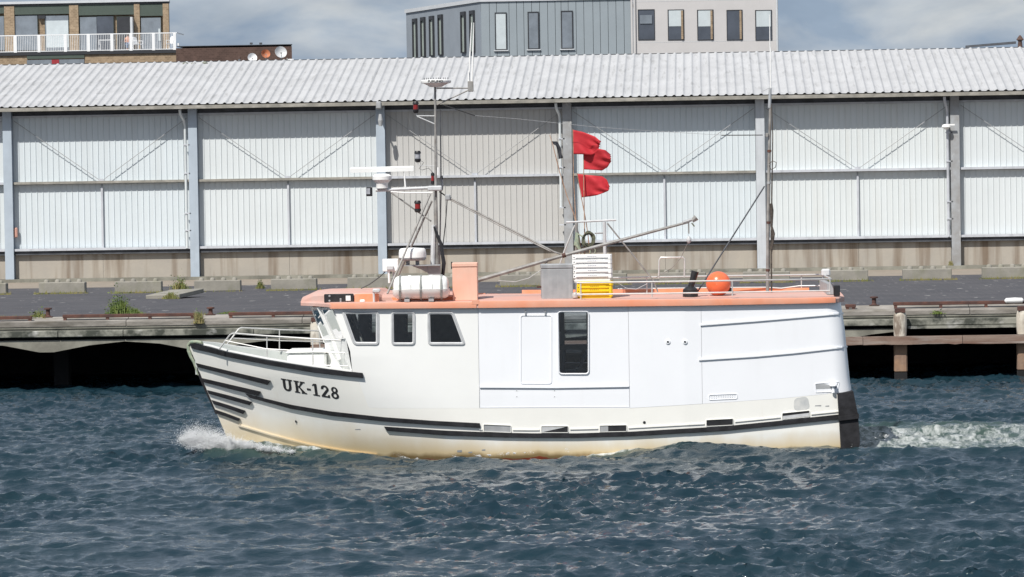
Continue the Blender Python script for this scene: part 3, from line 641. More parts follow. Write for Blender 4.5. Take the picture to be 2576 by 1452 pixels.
for i in range(len(us) - 1):
    a, c = TP(us[i], 860).x + .006, TP(us[i + 1], 860).x - .006
    b = MB(); nseg = 14; secs = []
    for k in range(nseg + 1):
        x = a + (c - a) * k / nseg; j = [random.uniform(-.012, .012) for _ in range(4)]
        secs.append([(x, -.22 + j[0], zw0 + j[1]), (x, .1, zw0), (x, .1, zw1), (x, -.19 + j[2], zw1 + j[3])])
    b.loft(secs); b.build('waler', 'timber', tf)
z1, z0 = TP(2400, 818, .45).z, TP(2400, 825, .45).z
MB().box(TP(2283, 820, .3).x, TP(3420, 820, .3).x, .28, .42, z0, z1).build('inner_waler', 'beam', tf)

# white float on the quay edge at the frame side
p = PY(2552, 776, YE + .2); t = thing('plastic_float', 'white plastic float lying on the timber quay edge', 'float', (p.x, YE + .16, ZQ + .02), R(6))
b = MB(); b.lathe([(.02, -.26), (.065, -.22), (.075, 0), (.065, .2), (.02, .24)], 12, (0, 0, .07), Matrix.Rotation(R(90), 4, 'Y')); b.build('float_body', 'whitep', t, smooth=True)
b = MB(); b.tube([(.24, 0, .07), (.3, 0, .05)], .02, 6); b.build('rope_eye', 'steelrust', t)

# ------------------------------------------------------------------ weeds
def tuft(name, lab, u, v, Y, w, h, n, mat, leafy=0, group='weeds growing on the quay'):
    p = PY(u, v, Y); t = thing(name, lab, 'weed', (p.x, Y, p.z), 0, group)
    b = MB()
    for k in range(n):
        a = random.gauss(0, w * .38); y = random.gauss(0, w * .3); hh = h * random.uniform(.35, 1) * max(.25, 1 - abs(a) / w * .9)
        lean = random.gauss(a * .4, .25) * hh; ly = random.gauss(0, .2) * hh; ww = random.uniform(.006, .014)
        b.add([(a - ww, y, 0), (a + ww, y, 0), (a + lean * .5 + ww * .7, y + ly * .5, hh * .6), (a + lean * .5 - ww * .7, y + ly * .5, hh * .6), (a + lean, y + ly, hh)], [(0, 1, 2, 3), (3, 2, 4)])
    o = b.build('blades', mat, t, fix=False); o['kind'] = 'stuff'
    if leafy:
        b = MB()
        for k in range(leafy):
            a = random.gauss(0, w * .33); y = random.gauss(0, w * .3); z = abs(random.gauss(0, h * .4)) + .02
            s = random.uniform(.015, .04); d = Vector((random.uniform(-1, 1), random.uniform(-1, 1), random.uniform(-.6, .8))).normalized() * s
            e = d.cross(Vector((random.uniform(-1, 1), random.uniform(-1, 1), random.uniform(-1, 1)))).normalized() * s * .5
            c = Vector((a, y, z)); b.add([c - d, c - e, c + d, c + e], [(0, 1, 2, 3)])
        o = b.build('leaves', 'leaf', t, fix=False); o['kind'] = 'stuff'
Yd = lambda u, v: PZ(u, v, ZQ).y
tuft('weed', 'tall green weed spreading over the quay edge', 300, 793, YE + .9, .42, .62, 200, 'leaf', 600)
tuft('weed', 'bright yellow green grass tuft beside the tall weed', 338, 793, YE + .9, .30, .25, 240, 'leaf', 60)
tuft('weed', 'patchy grass around the dark rusty bollard', 98, 803, YE + .7, .36, .26, 180, 'grass', 150)
tuft('weed', 'straw coloured weed hanging over the cope stone', 500, 814, YE - .02, .16, .40, 240, 'dry', 80)
tuft('weed', 'low green grass strip behind the rust red bollard', 580, 790, YE + 1.3, .55, .09, 260, 'leaf', 0)
tuft('weed', 'grass clump growing against the loose slab', 430, 752, Yd(430, 752), .3, .25, 220, 'grass', 60)
tuft('weed', 'leafy weed between two concrete blocks beyond the slab', 452, 728, Yd(452, 728), .34, .42, 120, 'grass', 320)
tuft('weed', 'brownish weed in the gap near the mottled block', 655, 726, Yd(655, 727), .16, .30, 100, 'grass', 160)
tuft('weed', 'small green tuft on the quay timber past the stern', 2360, 790, YE - .05, .22, .10, 120, 'leaf', 40)
tuft('weed', 'dry plant by the wall between the last blocks', 2392, 668, YW - .4, .12, .22, 60, 'dry', 0)
# grass fringe at the foot of the blocks: nobody could count it
b = MB()
for i, (ua, ub, v) in enumerate(bl):
    if i in (3, 6): dens = 25
    else: dens = 150
    for k in range(dens):
        u = random.uniform(ua - 10, ub + 14); p = PZ(u, v + 1.5 + .0163 * ((ua + ub) / 2 - u), ZQ); hh = random.uniform(.02, .11) * (1.3 if random.random() < .3 else .8); l_ = random.gauss(0, .3) * hh
        y = p.y + random.uniform(-.25, .1)
        b.add([(p.x - .012, y, ZQ), (p.x + .012, y, ZQ), (p.x + l_, y, ZQ + hh)], [(0, 1, 2)])
for k in range(1500):
    u = random.uniform(-100, 840) if random.random() < .6 else random.uniform(2110, 2700); v = 790 - .0163 * (u - 520); p = PY(u, v, YE + random.uniform(.55, 1.1)); hh = random.uniform(.015, .06)
    if math.sin(u * .031) + math.sin(u * .013 + 1) < .2: continue
    b.add([(p.x - .012, p.y, ZQ), (p.x + .012, p.y, ZQ), (p.x + random.gauss(0, .3) * hh, p.y, ZQ + hh)], [(0, 1, 2)])
o = b.build('grass', 'grass', fix=False); o['kind'] = 'stuff'; o['label'] = 'sparse grass along the quay edge and block feet'; o['category'] = 'grass'

# ================================================================== FISHING BOAT
boat = thing('fishing_boat', 'white steel fishing boat with orange roof and black rubbing strakes, UK-128 on the bow', 'fishing boat', BO, BETA)
stem = [(474.6, 860), (474.8, 869), (491.5, 912), (507, 951), (520, 982), (533, 1011), (546, 1041), (556, 1066), (575, 1110), (600, 1160), (650, 1215)]
_s = sorted([(BP(u, v, 0).z, BP(u, v, 0).x) for u, v in stem]); SZ, SX = [a for a, _ in _s], [b for _, b in _s]
stern = [(2117, 757), (2128, 830), (2134, 890), (2141, 960), (2146, 990), (2150, 1050), (2153, 1115), (2155, 1180), (2155, 1215)]
_e = sorted([(BP(u, v, -1.9).z, BP(u, v, -1.9).x) for u, v in stern]); EZ, EX = [a for a, _ in _e], [b for _, b in _e]
def xs_(z): return float(np.interp(z, SZ, SX))
def xe_(z): return float(np.interp(z, EZ, EX))
def hb(x, z):
    xs = xs_(z); Le = 4.3 + 1.3 * min(1, max(0, (2.0 - z) / 2.0)); t = min(1, max(0, (x - xs) / Le))
    Bm = float(np.interp(z, [-.5, 0, .4, 1.2, 3], [1.75, 2.0, 2.04, 2.05, 2.05])); n = 2.5 - .6 * min(1, max(0, (1.6 - z) / 1.6))
    y = Bm * (1 - (1 - t) ** n)
    y *= .9 + .1 * min(1, max(0, (6.4 - x) / 3.2)) if x > 3.2 else 1
    d = xe_(z) - x
    if d < .32:
        q = (.32 - max(d, 0)) / .32; y -= .28 * (1 - math.sqrt(max(0, 1 - q * q)))
    return max(y, .0)
def HP(u, v, off=0):
    y = -2.0
    for _ in range(12):
        p = BP(u, v, y); y = .35 * y + .65 * -(hb(p.x, p.z) + off)
    return Vector((p.x, -(hb(p.x, p.z) + off), p.z))
def curve(pts):
    """image polyline on the near side -> z as a function of local x"""
    q = sorted([(HP(u, v).x, HP(u, v).z) for u, v in pts]); return (lambda x, a=[t[0] for t in q], c=[t[1] for t in q]: float(np.interp(x, a, c)))
sheer_pts = [(476, 866), (484, 861), (530, 870), (572, 882), (677, 903), (789, 921), (886, 934), (905, 968), (925, 1025), (960, 1027), (1205, 1027), (1582, 1027), (1765, 1016), (1960, 1003), (2110, 988), (2146, 984)]
zsheer = curve(sheer_pts)
zroofb = curve([(700, 778), (815, 776), (1205, 774), (1760, 768), (2060, 762), (2121, 759)])
frontc = [(839, 770), (839, 778), (871, 856), (881, 884), (886, 932), (899, 968), (912, 1030)]
_f = sorted([(HP(u, v).z, HP(u, v).x) for u, v in frontc]); FZ, FX = [a for a, _ in _f], [b for _, b in _f]
def side_grid(x0f, x1f, z0f, z1f, n, m, off=0, holes=(), sgn=-1):
    b = MB(); P = []
    for i in range(n + 1):
        s = i / n; xn = x0f(1.6) + s * (x1f(1.6) - x0f(1.6)); row = []
        for j in range(m + 1):
            x = xn
            for _ in range(3):
                z = z0f(x) + (z1f(x) - z0f(x)) * j / m; x = x0f(z) + s * (x1f(z) - x0f(z))
            row.append((x, z))
        P.append(row)
    vs = [(x, sgn * (hb(x, z) + off), z) for row in P for x, z in row]; fs = []
    def inside(x, z, poly):
        c = False; k = len(poly)
        for a in range(k):
            x1, z1 = poly[a]; x2, z2 = poly[a - 1]
            if (z1 > z) != (z2 > z) and x < (x2 - x1) * (z - z1) / (z2 - z1) + x1: c = not c
        return c
    bbs = [(min(p[0] for p in h), max(p[0] for p in h), min(p[1] for p in h), max(p[1] for p in h), h) for h in holes]
    for i in range(n):
        for j in range(m):
            cxx = (P[i][j][0] + P[i + 1][j + 1][0]) / 2; czz = (P[i][j][1] + P[i + 1][j + 1][1]) / 2
            if any(a < cxx < c and d < czz < e and inside(cxx, czz, h) for a, c, d, e, h in bbs): continue
            q = (i * (m + 1) + j, (i + 1) * (m + 1) + j, (i + 1) * (m + 1) + j + 1, i * (m + 1) + j + 1)
            fs.append(q if sgn < 0 else q[::-1])
    b.add(vs, fs); return b
def rounded(pts, r, n=5):
    out = []; k = len(pts)
    for i in range(k):
        p, a, c = Vector(pts[i]), Vector(pts[i - 1]), Vector(pts[(i + 1) % k])
        d1 = (a - p).normalized(); d2 = (c - p).normalized()
        for j in range(n + 1):
            t = j / n; q = p + d1 * r * (1 - t) ** 2 + d2 * r * t ** 2; out.append((q.x, q.y))
    return out
def inset(poly, d):
    k = len(poly); out = []; A = sum(poly[i - 1][0] * poly[i][1] - poly[i][0] * poly[i - 1][1] for i in range(k)); s = 1 if A > 0 else -1
    for i in range(k):
        a, c = Vector(poly[i - 1]), Vector(poly[(i + 1) % k]); t = c - a
        if t.length < 1e-6: t = Vector((1, 0))
        t.normalize(); nrm = Vector((-t.y, t.x)) * s; q = Vector(poly[i]) + nrm * d; out.append((q.x, q.y))
    return out
wins = [([(858, 782), (954, 782), (954, 869), (889, 869)], 11, 8.5), ([(983, 783), (1045, 783), (1045, 869), (984, 869)], 11, 7.5), ([(1074, 783), (1141, 783), (1173, 869), (1076, 869)], 12, 8),
        ([(1401.5, 782), (1483, 782), (1483, 943), (1404, 943)], 11, 4.2)]
wins_far = [([(850, 784), (873, 784), (873, 846), (869, 846)], 5, 4), ([(898, 783), (957, 783), (957, 869), (898, 869)], 11, 7.5), ([(992, 783), (1060, 783), (1060, 869), (992, 869)], 12, 8), wins[3]]
sides = {-1: wins, 1: wins_far}; polys = {q: [rounded(p, r) for p, r, _ in w] for q, w in sides.items()}; holes = {}
for q in (-1, 1):
    holes[q] = [[(HP(u, v).x, HP(u, v).z) for u, v in inset(poly, th * .55)] for (p, r, th), poly in zip(sides[q], polys[q])]
hullb = lambda x: -.45
for sgn in (-1, 1):
    side_grid(xs_, xe_, hullb, zsheer, 260, 30, 0, (), sgn).build('hull_side', 'hullw', boat, smooth='all', fix=False)
ffx = lambda z: float(np.interp(z, FZ, FX))
X1205, X1582, X1765 = HP(1205, 900).x, HP(1582, 900).x, HP(1765, 900).x
for sgn in (-1, 1):
    side_grid(ffx, lambda z: X1205 - .006, zsheer, zroofb, 110, 72, .001, holes[sgn], sgn).build('wheelhouse_side', 'cabw', boat, smooth='all', fix=False)
    side_grid(lambda z: X1205, lambda z: X1582, zsheer, zroofb, 100, 72, 0, holes[sgn], sgn).build('side_plate', 'cabb', boat, smooth='all', fix=False)
    side_grid(lambda z: X1582 + .005, lambda z: X1765, zsheer, zroofb, 30, 20, .003, (), sgn).build('side_plate', 'cabb', boat, smooth='all', fix=False)
    side_grid(lambda z: X1765 + .005, xe_, zsheer, zroofb, 70, 20, .002, (), sgn).build('side_plate', 'cabb', boat, smooth='all', fix=False)
    side_grid(lambda z: ffx(z) + .03, lambda z: X1582, zsheer, zroofb, 130, 60, -.05, holes[sgn], sgn).build('cabin_shade_lining', 'shade_lining', boat, fix=False)  # added lining whose dark colour makes the cabin look shaded inside
# seams / gaps filled behind, transom
b = MB(); rows = []
for j in range(16):
    z = -.45 + j * (zroofb(6.4) + .02 + .45) / 15; x = xe_(z); h_ = hb(x, z); rows.append([(x, -h_, z), (x + .02, -h_ * .5, z), (x + .025, 0, z), (x + .02, h_ * .5, z), (x, h_, z)])
b.loft(rows, closed=False); b.build('transom', 'hullw', boat, smooth='all')
# windows
def win_ring(poly, th, mat, name, parent, sgn=-1, o0=.003, o1=.022, o2=-.02):
    rings = [(poly, o0), (inset(poly, th * .12), o1), (inset(poly, th * .42), o1 + .004), (inset(poly, th * .5), o1 - .008), (inset(poly, th * .58), o1 + .003), (inset(poly, th * .95), o1 * .6), (inset(poly, th), o2)]
    b = MB(); secs = []
    for pl, of in rings: secs.append([Vector((q.x, sgn * -q.y if sgn > 0 else q.y, q.z)) for q in (HP(u, v, of) for u, v in pl)])
    b.loft(secs, closed=True, cap=False); return b.build(name, mat, parent, smooth=True)
for sgn in (-1, 1):
    for k, ((p, r, th), poly) in enumerate(zip(sides[sgn], polys[sgn])):
        w = win_ring(poly, th, 'gasket' if k < 3 else 'cabb', 'window_frame', boat, sgn)
        inn = inset(poly, th * .9); b = MB(); pts = [HP(u, v, -.012) for u, v in inn]; pts = [Vector((q.x, -q.y if sgn > 0 else q.y, q.z)) for q in pts]
        b.add(pts, [tuple(t) for t in tessellate_polygon([[Vector((q.x, q.z, 0)) for q in pts]])]); b.build('pane', 'glass', w, fix=False)
# interior: floor, bulkheads, console, seat, shelving
ZR = zroofb(-1); zfl = .62
b = MB(); b.add([(-3.3, -1.6, zfl), (X1582, -1.95, zfl), (X1582, 1.95, zfl), (-3.3, 1.6, zfl)], [(0, 1, 2, 3)]); b.build('cabin_floor', 'shade_lining', boat)
b = MB(); b.box(X1582 - .04, X1582, -1.95, 1.95, zfl, ZR); b.box(X1205 - .35, X1205 - .3, -1.95, 1.95, zfl, ZR); b.box(-1.98, -1.93, -.6, 1.9, zfl, ZR); b.build('bulkhead', 'shade_lining', boat)
b = MB(); b.box(-3.1, -2.5, -1.2, 1.3, zfl, 1.62); b.bbox(-2.4, -2.0, -.3, .25, 1.1, 1.95, .06); b.build('helm_console', 'shade_lining', boat)
b = MB(); xx = HP(1440, 860).x
for q, (dx_, w_) in enumerate(((-.24, .07), (.27, .05))): b.box(xx + dx_, xx + dx_ + w_, .2 + .4 * q, .3 + .4 * q, zfl, ZR)
b.box(xx - .6, xx + .6, .5, .7, 1.95, 2.05); b.box(xx - .6, xx + .6, .6, 1.1, 1.45, 1.52); b.box(xx - .6, xx + .6, .3, 1.0, zfl, 1.1); b.tube([(xx - .3, -.4, zfl), (xx + .25, .2, 1.9)], .035, 6); b.build('shelving', 'shade_lining', boat)
b = MB(); b.box(xx - .25, xx + .02, .1, .4, 1.1, 1.28); b.box(xx + .04, xx + .2, -.1, .2, 1.53, 1.6); b.build('stored_gear', 'galv', boat)

# rubbing strakes: box section following the hull
def resample(pts, n):
    P = [Vector(p) for p in pts]; d = [0]
    for i in range(1, len(P)): d.append(d[-1] + (P[i] - P[i - 1]).length)
    out = []
    for k in range(n):
        t = d[-1] * k / (n - 1); out.append((float(np.interp(t, d, [p.x for p in P])), float(np.interp(t, d, [p.y for p in P]))))
    return out
def strake(top, bot, mat, name='rubbing_strake', off=.06, n=40, mirror=True, base=-.01):
    T, Bo = resample(top, n), resample(bot, n)
    for sgn in ((-1, 1) if mirror else (-1,)):
        secs = []
        for (a, c), (d, e) in zip(T, Bo):
            p0, p1, p2, p3 = HP(a, c, base), HP(a, c + (e - c) * .08, off), HP(d, e - (e - c) * .08, off), HP(d, e, base)
            sec = [p0, p1, p2, p3]; secs.append([Vector((q.x, -q.y, q.z)) if sgn > 0 else q for q in sec])
        b = MB(); b.loft(secs); b.build(name, mat, boat)
strake([(478, 866), (486, 862.5), (530, 874), (572, 886), (677, 907), (789, 925), (912, 938)], [(481, 876), (489, 879), (530, 888), (572, 899), (677, 919), (789, 938), (914, 952)], 'rubber')
strake([(492.5, 913), (588, 936), (681, 957.6)], [(497, 924), (588, 947), (673, 969)], 'rubber')
strake([(508, 951), (582, 968), (656, 985)], [(512, 962), (582, 980), (650, 996.5)], 'rubber')
strake([(521, 981), (577, 995), (633.7, 1011)], [(525, 991), (577, 1006), (628, 1020)], 'rubber')
strake([(532, 1006), (575, 1019), (617, 1033)], [(537, 1017), (575, 1029), (612, 1042.5)], 'rubber')
strake([(541, 1030), (570, 1040), (603.7, 1052.8)], [(546, 1041), (570, 1049), (600, 1060.5)], 'rubber')
strake([(617, 990), (731.5, 1018), (832.6, 1035), (967, 1049.5), (1090, 1058.5), (1206.7, 1064.5)], [(628, 1001), (731.5, 1029), (832.6, 1046.5), (967, 1061), (1090, 1070), (1208, 1077)], 'rubber', off=.05)
strake([(966, 1073), (1120, 1083), (1262, 1088.5), (1342, 1090), (1450, 1090), (1581, 1086), (1820, 1072.5), (1964, 1058), (2115, 1042)], [(974, 1084.5), (1120, 1096), (1262, 1101), (1342, 1102), (1450, 1102), (1581, 1098.5), (1820, 1085), (1964, 1071), (2115, 1055)], 'rubber', off=.05, n=60)
# weld ledge above the lower strake, spray rail at the bow
_lx = [1205, 1342, 1581, 1820, 1964, 2115]; _ly = [1079, 1080, 1075, 1062, 1048, 1033]
for ua, ub in ((1206, 1213), (1290, 1357), (1434, 1504), (1581, 1772), (1849, 1963), (2041, 2112)):
    q = np.linspace(ua, ub, 6); strake([(u, float(np.interp(u, _lx, _ly))) for u in q], [(u, float(np.interp(u, _lx, _ly)) + 3.4) for u in q], 'hullw', 'weld_ledge', off=.02, n=10)
strake([(600, 1068), (680, 1092), (780, 1118), (870, 1134), (948, 1143)], [(600, 1073), (680, 1096.5), (780, 1122), (870, 1137.5), (948, 1146)], 'hullw', 'spray_rail', off=.04)
# raised beads on the plates
for t_, b_ in (([(1207, 972), (1400, 973), (1582, 970)], [(1207, 976), (1400, 977), (1582, 974)]), ([(1762, 815.5), (1900, 805), (2000, 796.5), (2122, 786)], [(1762, 820), (1900, 809.5), (2000, 801), (2122, 790.5)]),
               ([(1758, 903), (1900, 894), (2000, 885), (2132, 870)], [(1758, 907.5), (1900, 898.5), (2000, 889.5), (2132, 874.5)])):
    strake(t_, b_, 'cabb', 'bead', off=.03, n=30)
# plate edges: panel laps
def decal(poly_uv, mat, name, parent=boat, o0=.003, o1=.008, mirror=False):
    b = MB(); P = poly_uv; n = len(P)
    b.prism(P, lambda u, v: HP(u, v, o0), lambda u, v: HP(u, v, o1)); return b.build(name, mat, parent)
def frame_ring(poly, th, mat, name, o0=0, o1=.012, parent=boat):
    inn = inset(poly, th); b = MB(); n = len(poly); secs = [[HP(u, v, o0) for u, v in poly], [HP(u, v, o1) for u, v in poly], [HP(u, v, o1) for u, v in inn], [HP(u, v, o0) for u, v in inn]]
    b.loft(secs, closed=True, cap=False); return b.build(name, mat, parent)
frame_ring(rounded([(1309, 793), (1388, 793), (1388, 966), (1309, 966)], 7), 1.6, 'cabb', 'hatch_rim')
for u in (1322, 1372):
    decal([(u - 2, 781), (u + 2, 781), (u + 2, 785), (u - 2, 785)], 'greyp', 'hatch_hinge', o1=.03); decal([(u - 2, 788), (u + 2, 788), (u + 2, 792), (u - 2, 792)], 'greyp', 'hatch_hinge', o1=.03)
frame_ring([(1207, 977), (1582, 975), (1582, 1024), (1207, 1026)], 1.0, 'cabb', 'plate_lap', o1=.006)
for u in (1680, 1723):
    c = HP(u, 860); b = MB(); b.lathe([(.045, 0), (.045, .02), (.022, .024)], 16, c, Matrix.Rotation(R(90), 4, 'X')); b.build('scupper_ring', 'cabb', boat)
    b = MB(); b.lathe([(.02, .024), (.02, .028)], 12, c, Matrix.Rotation(R(90), 4, 'X')); b.build('scupper_hole', 'black', boat)
for u, v in ((745.5, 1060), (1621, 1063)):
    c = HP(u, v); b = MB(); b.lathe([(.028, -.01), (.028, .006)], 12, c, Matrix.Rotation(R(90), 4, 'X')); b.build('drain_hole', 'black', boat)
frame_ring(rounded([(1783, 993), (1855, 990), (1855, 1004), (1783, 1007)], 5), 1.4, 'cabb', 'vent_rim')
for k in range(11):
    for j in range(2):
        u = 1790 + k * 5.8; v = 997.2 + j * 4.5 - k * .26; decal([(u, v), (u + 1.8, v), (u + 1.8, v + 1.5), (u, v + 1.5)], 'greyp', 'vent_slot', o0=.001, o1=.004)
for u, v in ((1300, 983), (1300, 998), (1395, 983), (1395, 998)): decal([(u - 1, v - 1), (u + 1, v - 1), (u + 1, v + 1), (u - 1, v + 1)], 'greyp', 'bolt', o1=.008)
# freeing ports
for k, (ua, va, ub, vb, h_) in enumerate(((1216, 1067, 1286, 1070, 19), (1361, 1071.5, 1430, 1071.5, 17.5), (1508, 1070, 1577, 1068.5, 17.5), (1776, 1056, 1845, 1052.5, 17.5), (1967, 1039, 2037, 1032, 17))):
    poly = rounded([(ua, va), (ub, vb), (ub, vb + h_), (ua, va + h_)], 3, 3)
    f_ = frame_ring(poly, 1.3, 'hullw', 'freeing_port', o1=.018)
    mid = [(ua, va), (ub, vb), (ub, vb + h_), (ua, va + h_)]
    b = MB(); b.prism(inset(poly, 1.2), lambda u, v: HP(u, v, .001), lambda u, v: HP(u, v, .004)); b.build('port_plate', 'greyp' if k == 0 else 'black', f_)  # black plates paint the shade inside the ports; the first is closed grey
    fl = None  # pale shapes paint the lit part of the port plates
    if k == 1: fl = [(ua + 2, va + 2), (ub - 8, vb + 3), (ua + 5, va + h_ - 2), (ua + 2, va + h_ - 2)]
    if k == 2: fl = [(ua + 2, va + 2), (ua + 22, va + 2), (ua + 22, va + h_ - 2), (ua + 2, va + h_ - 2)]
    if k == 4: fl = [(ua + 2, va + 8), (ub - 2, vb + 7), (ub - 2, vb + h_ - 2), (ua + 2, va + h_ - 2)]
    if fl: b = MB(); b.prism(fl, lambda u, v: HP(u, v, .005), lambda u, v: HP(u, v, .008)); b.build('port_lit_patch', 'greyp' if k == 2 else 'gasket', f_)
# exhaust soot patch above the last port, paint chips
decal(rounded([(1997, 1002), (2032, 997), (2038, 1030), (1997, 1034)], 12), M('soot_smear', (.40, .42, .43), .6, c2=(.60, .60, .58), vsc=4), 'soot_smear', o0=.001, o1=.003)
for u, v, w, h_ in ((1150, 1133, 12, 5), (1178, 1137, 10, 3), (1212, 1131, 9, 3), (893, 1080, 14, 1.5), (2050, 1020, 16, 2), (2076, 1021, 10, 2)): decal(rounded([(u, v), (u + w, v - 1), (u + w, v + h_), (u, v + h_)], 1.2, 2), 'greyp', 'paint_chip', o0=.001, o1=.003)
# hawse recess by the stern
rec = rounded([(2050, 965), (2112, 959.5), (2108, 986), (2052, 988)], 3, 3); fr = frame_ring(rec, 1.2, 'cabb', 'hawse_recess', o1=.012)
b = MB(); b.prism([(2052, 967), (2110, 961.5), (2103, 977), (2053, 979)], lambda u, v: HP(u, v, .001), lambda u, v: HP(u, v, .005)); b.build('recess_shade', 'greyp', fr)
b = MB(); p = HP(2096, 985, .01); b.lathe([(.035, 0), (.028, .08), (.03, .12), (.07, .13), (.06, .16)], 12, p + Vector((0, -.04, -.02))); b.build('cleat_post', 'cabb', fr)
# stern fender blocks
for sgn in (-1, 1):
    b = MB(); poly = [(2106.6, 990), (2146, 984), (2158, 1043), (2163, 1112), (2150, 1180), (2119, 1180)]
    def f0(u, v): q = BP(u, v, -1.95); return Vector((q.x, sgn * 2.02, q.z))
    def f1(u, v): q = BP(u, v, -1.95); return Vector((q.x, sgn * .95, q.z))
    b.prism(poly, f0, f1); b.prism([(2108, 1047), (2160, 1041), (2160, 1052), (2110, 1058)], lambda u, v: f0(u, v) + Vector((0, sgn * .05, 0)), f1); b.build('stern_fender', 'rubber', boat)

# bulwark inside, cap, foredeck
b = MB(); xsn = np.linspace(xs_(2.0) + .06, HP(886, 932).x + .05, 50)
for sgn in (-1, 1):
    secs = []
    for x in xsn:
        z1 = zsheer(x); y1 = hb(x, z1); zd = z1 - .34 if x > -6.1 else z1 - .2
        yi = max(0.0, y1 - .07)
        secs.append([(x, sgn * (y1 + .012), z1 - .015), (x, sgn * (y1 + .012), z1 + .02), (x, sgn * yi, z1 + .02), (x, sgn * yi, z1 - .01)])
    b.loft(secs)
b.build('bulwark_cap', 'cabw', boat)
b = MB(); fd = []
for sgn in (-1, 1):
    secs = []
    for x in xsn:
        z1 = zsheer(x); y1 = max(0, hb(x, z1) - .07); zd = zsheer(-4.9) - .36; y2 = max(0, hb(x, max(zd, z1 - .6)) - .07)
        secs.append([(x, sgn * y1, z1), (x, sgn * y2, zd)])
    b.loft(secs, closed=False, cap=False)
b.build('bulwark_inside', 'bulw', boat, smooth='all')
zd = zsheer(-4.9) - .36
b = MB(); secs = [[(x, -max(0, hb(x, zd)), zd), (x, 0, zd + .03), (x, max(0, hb(x, zd)), zd)] for x in xsn if x > xs_(zd)]
b.loft(secs, closed=False); b.build('foredeck', 'bulw', boat)
# deck hatch and bow rope
pa, pb = BP(725, 905, -.6), BP(823, 905, -.6); zt_ = BP(770, 889, -.9).z
b = MB(); b.bbox(pa.x, pb.x, -.9, .5, zd - .05, zt_, .04); b.bbox(pa.x - .02, pb.x + .02, -.93, .53, zt_ + .003, zt_ + .04, .015); b.build('deck_hatch', 'cabw', boat)
b = MB(); b.tube([BP(u, v, y) for u, v, y in ((508, 862.5, -.42), (495, 860, -.25), (481, 860.5, -.06), (474, 868, 0), (474.5, 882, 0), (480, 897, 0), (488, 911, 0), (492, 925, 0), (499, 944, 0))], [.03, .032, .034, .036, .036, .034, .03, .022, .012], 8); b.build('bow_rope', 'rope', boat, smooth=True)
b = MB(); b.tube([BP(u, v, .03) for u, v in ((480, 893), (492, 913), (507, 951), (520, 982), (533, 1011), (546, 1042))], [.05, .05, .045, .04, .035, .03], 8); b.build('stem_bar', 'rubber', boat, smooth=True)

# wheelhouse front facets
zt0 = zroofb(-4) + .02
def fp(u, v, y): return BP(u, v, y)
S_t, S_m, S_b = HP(839, 774), HP(871, 856), HP(886, 936)
P_t, P_m, P_b = fp(804, 774, -1.22), fp(841, 856, -1.22), fp(866, 936, -1.22)
C_t, C_m, C_b = fp(783, 773, -.62), fp(816.5, 862, -.62), fp(824, 936, -.62)
def mir(p): return Vector((p.x, -p.y, p.z))
def lerp(a, b_, t): return a + (b_ - a) * t
def facet(tl, tr, br, bl, ins=.07, name='front_window'):
    nrm = (tr - tl).cross(bl - tl).normalized(); 
    c = (tl + tr + br + bl) / 4; q = [tl, tr, br, bl]
    inner = [p + ((c - p).normalized() * ins * 1.4) for p in q]
    b = MB(); secs = [q, [p + nrm * .015 for p in q], [p + nrm * .015 for p in inner], [p - nrm * .02 for p in inner]]
    b.loft(secs, closed=True, cap=False); f_ = b.build(name, 'cabw', boat)
    ring2 = [p + ((c - p).normalized() * .05) for p in inner]
    b = MB(); b.loft([[p + nrm * .02 for p in inner], [p + nrm * .02 for p in ring2]], closed=True, cap=False); b.build('window_gasket', 'gasket', f_)
    b = MB(); b.add([p - nrm * .01 for p in inner], [(0, 1, 2, 3)]); b.build('pane', 'glass', f_, fix=False)
for sg in (0, 1):
    g = (lambda p: p) if sg == 0 else mir
    facet(g(P_t), g(S_t), g(S_m), g(P_m), .045)
    b = MB(); b.add([g(P_m), g(S_m), g(S_b), g(P_b)], [(0, 1, 2, 3)]); b.add([g(C_m), g(P_m), g(P_b), g(C_b)], [(0, 1, 2, 3)]); b.build('front_plate', 'cabw', boat)
    facet(g(C_t), g(P_t), g(P_m), g(C_m), .05)
    b = MB(); b.tube([g(P_t) + Vector((0, 0, .02)), g(P_m), lerp(g(P_m), g(P_b), .6)], [.062, .066, .07], 6); b.build('front_pillar', 'cabw', boat)
facet(C_t, mir(C_t), mir(C_m), C_m, .06)
b = MB(); b.add([C_m, mir(C_m), mir(C_b), C_b], [(0, 1, 2, 3)]); b.build('front_plate', 'cabw', boat)

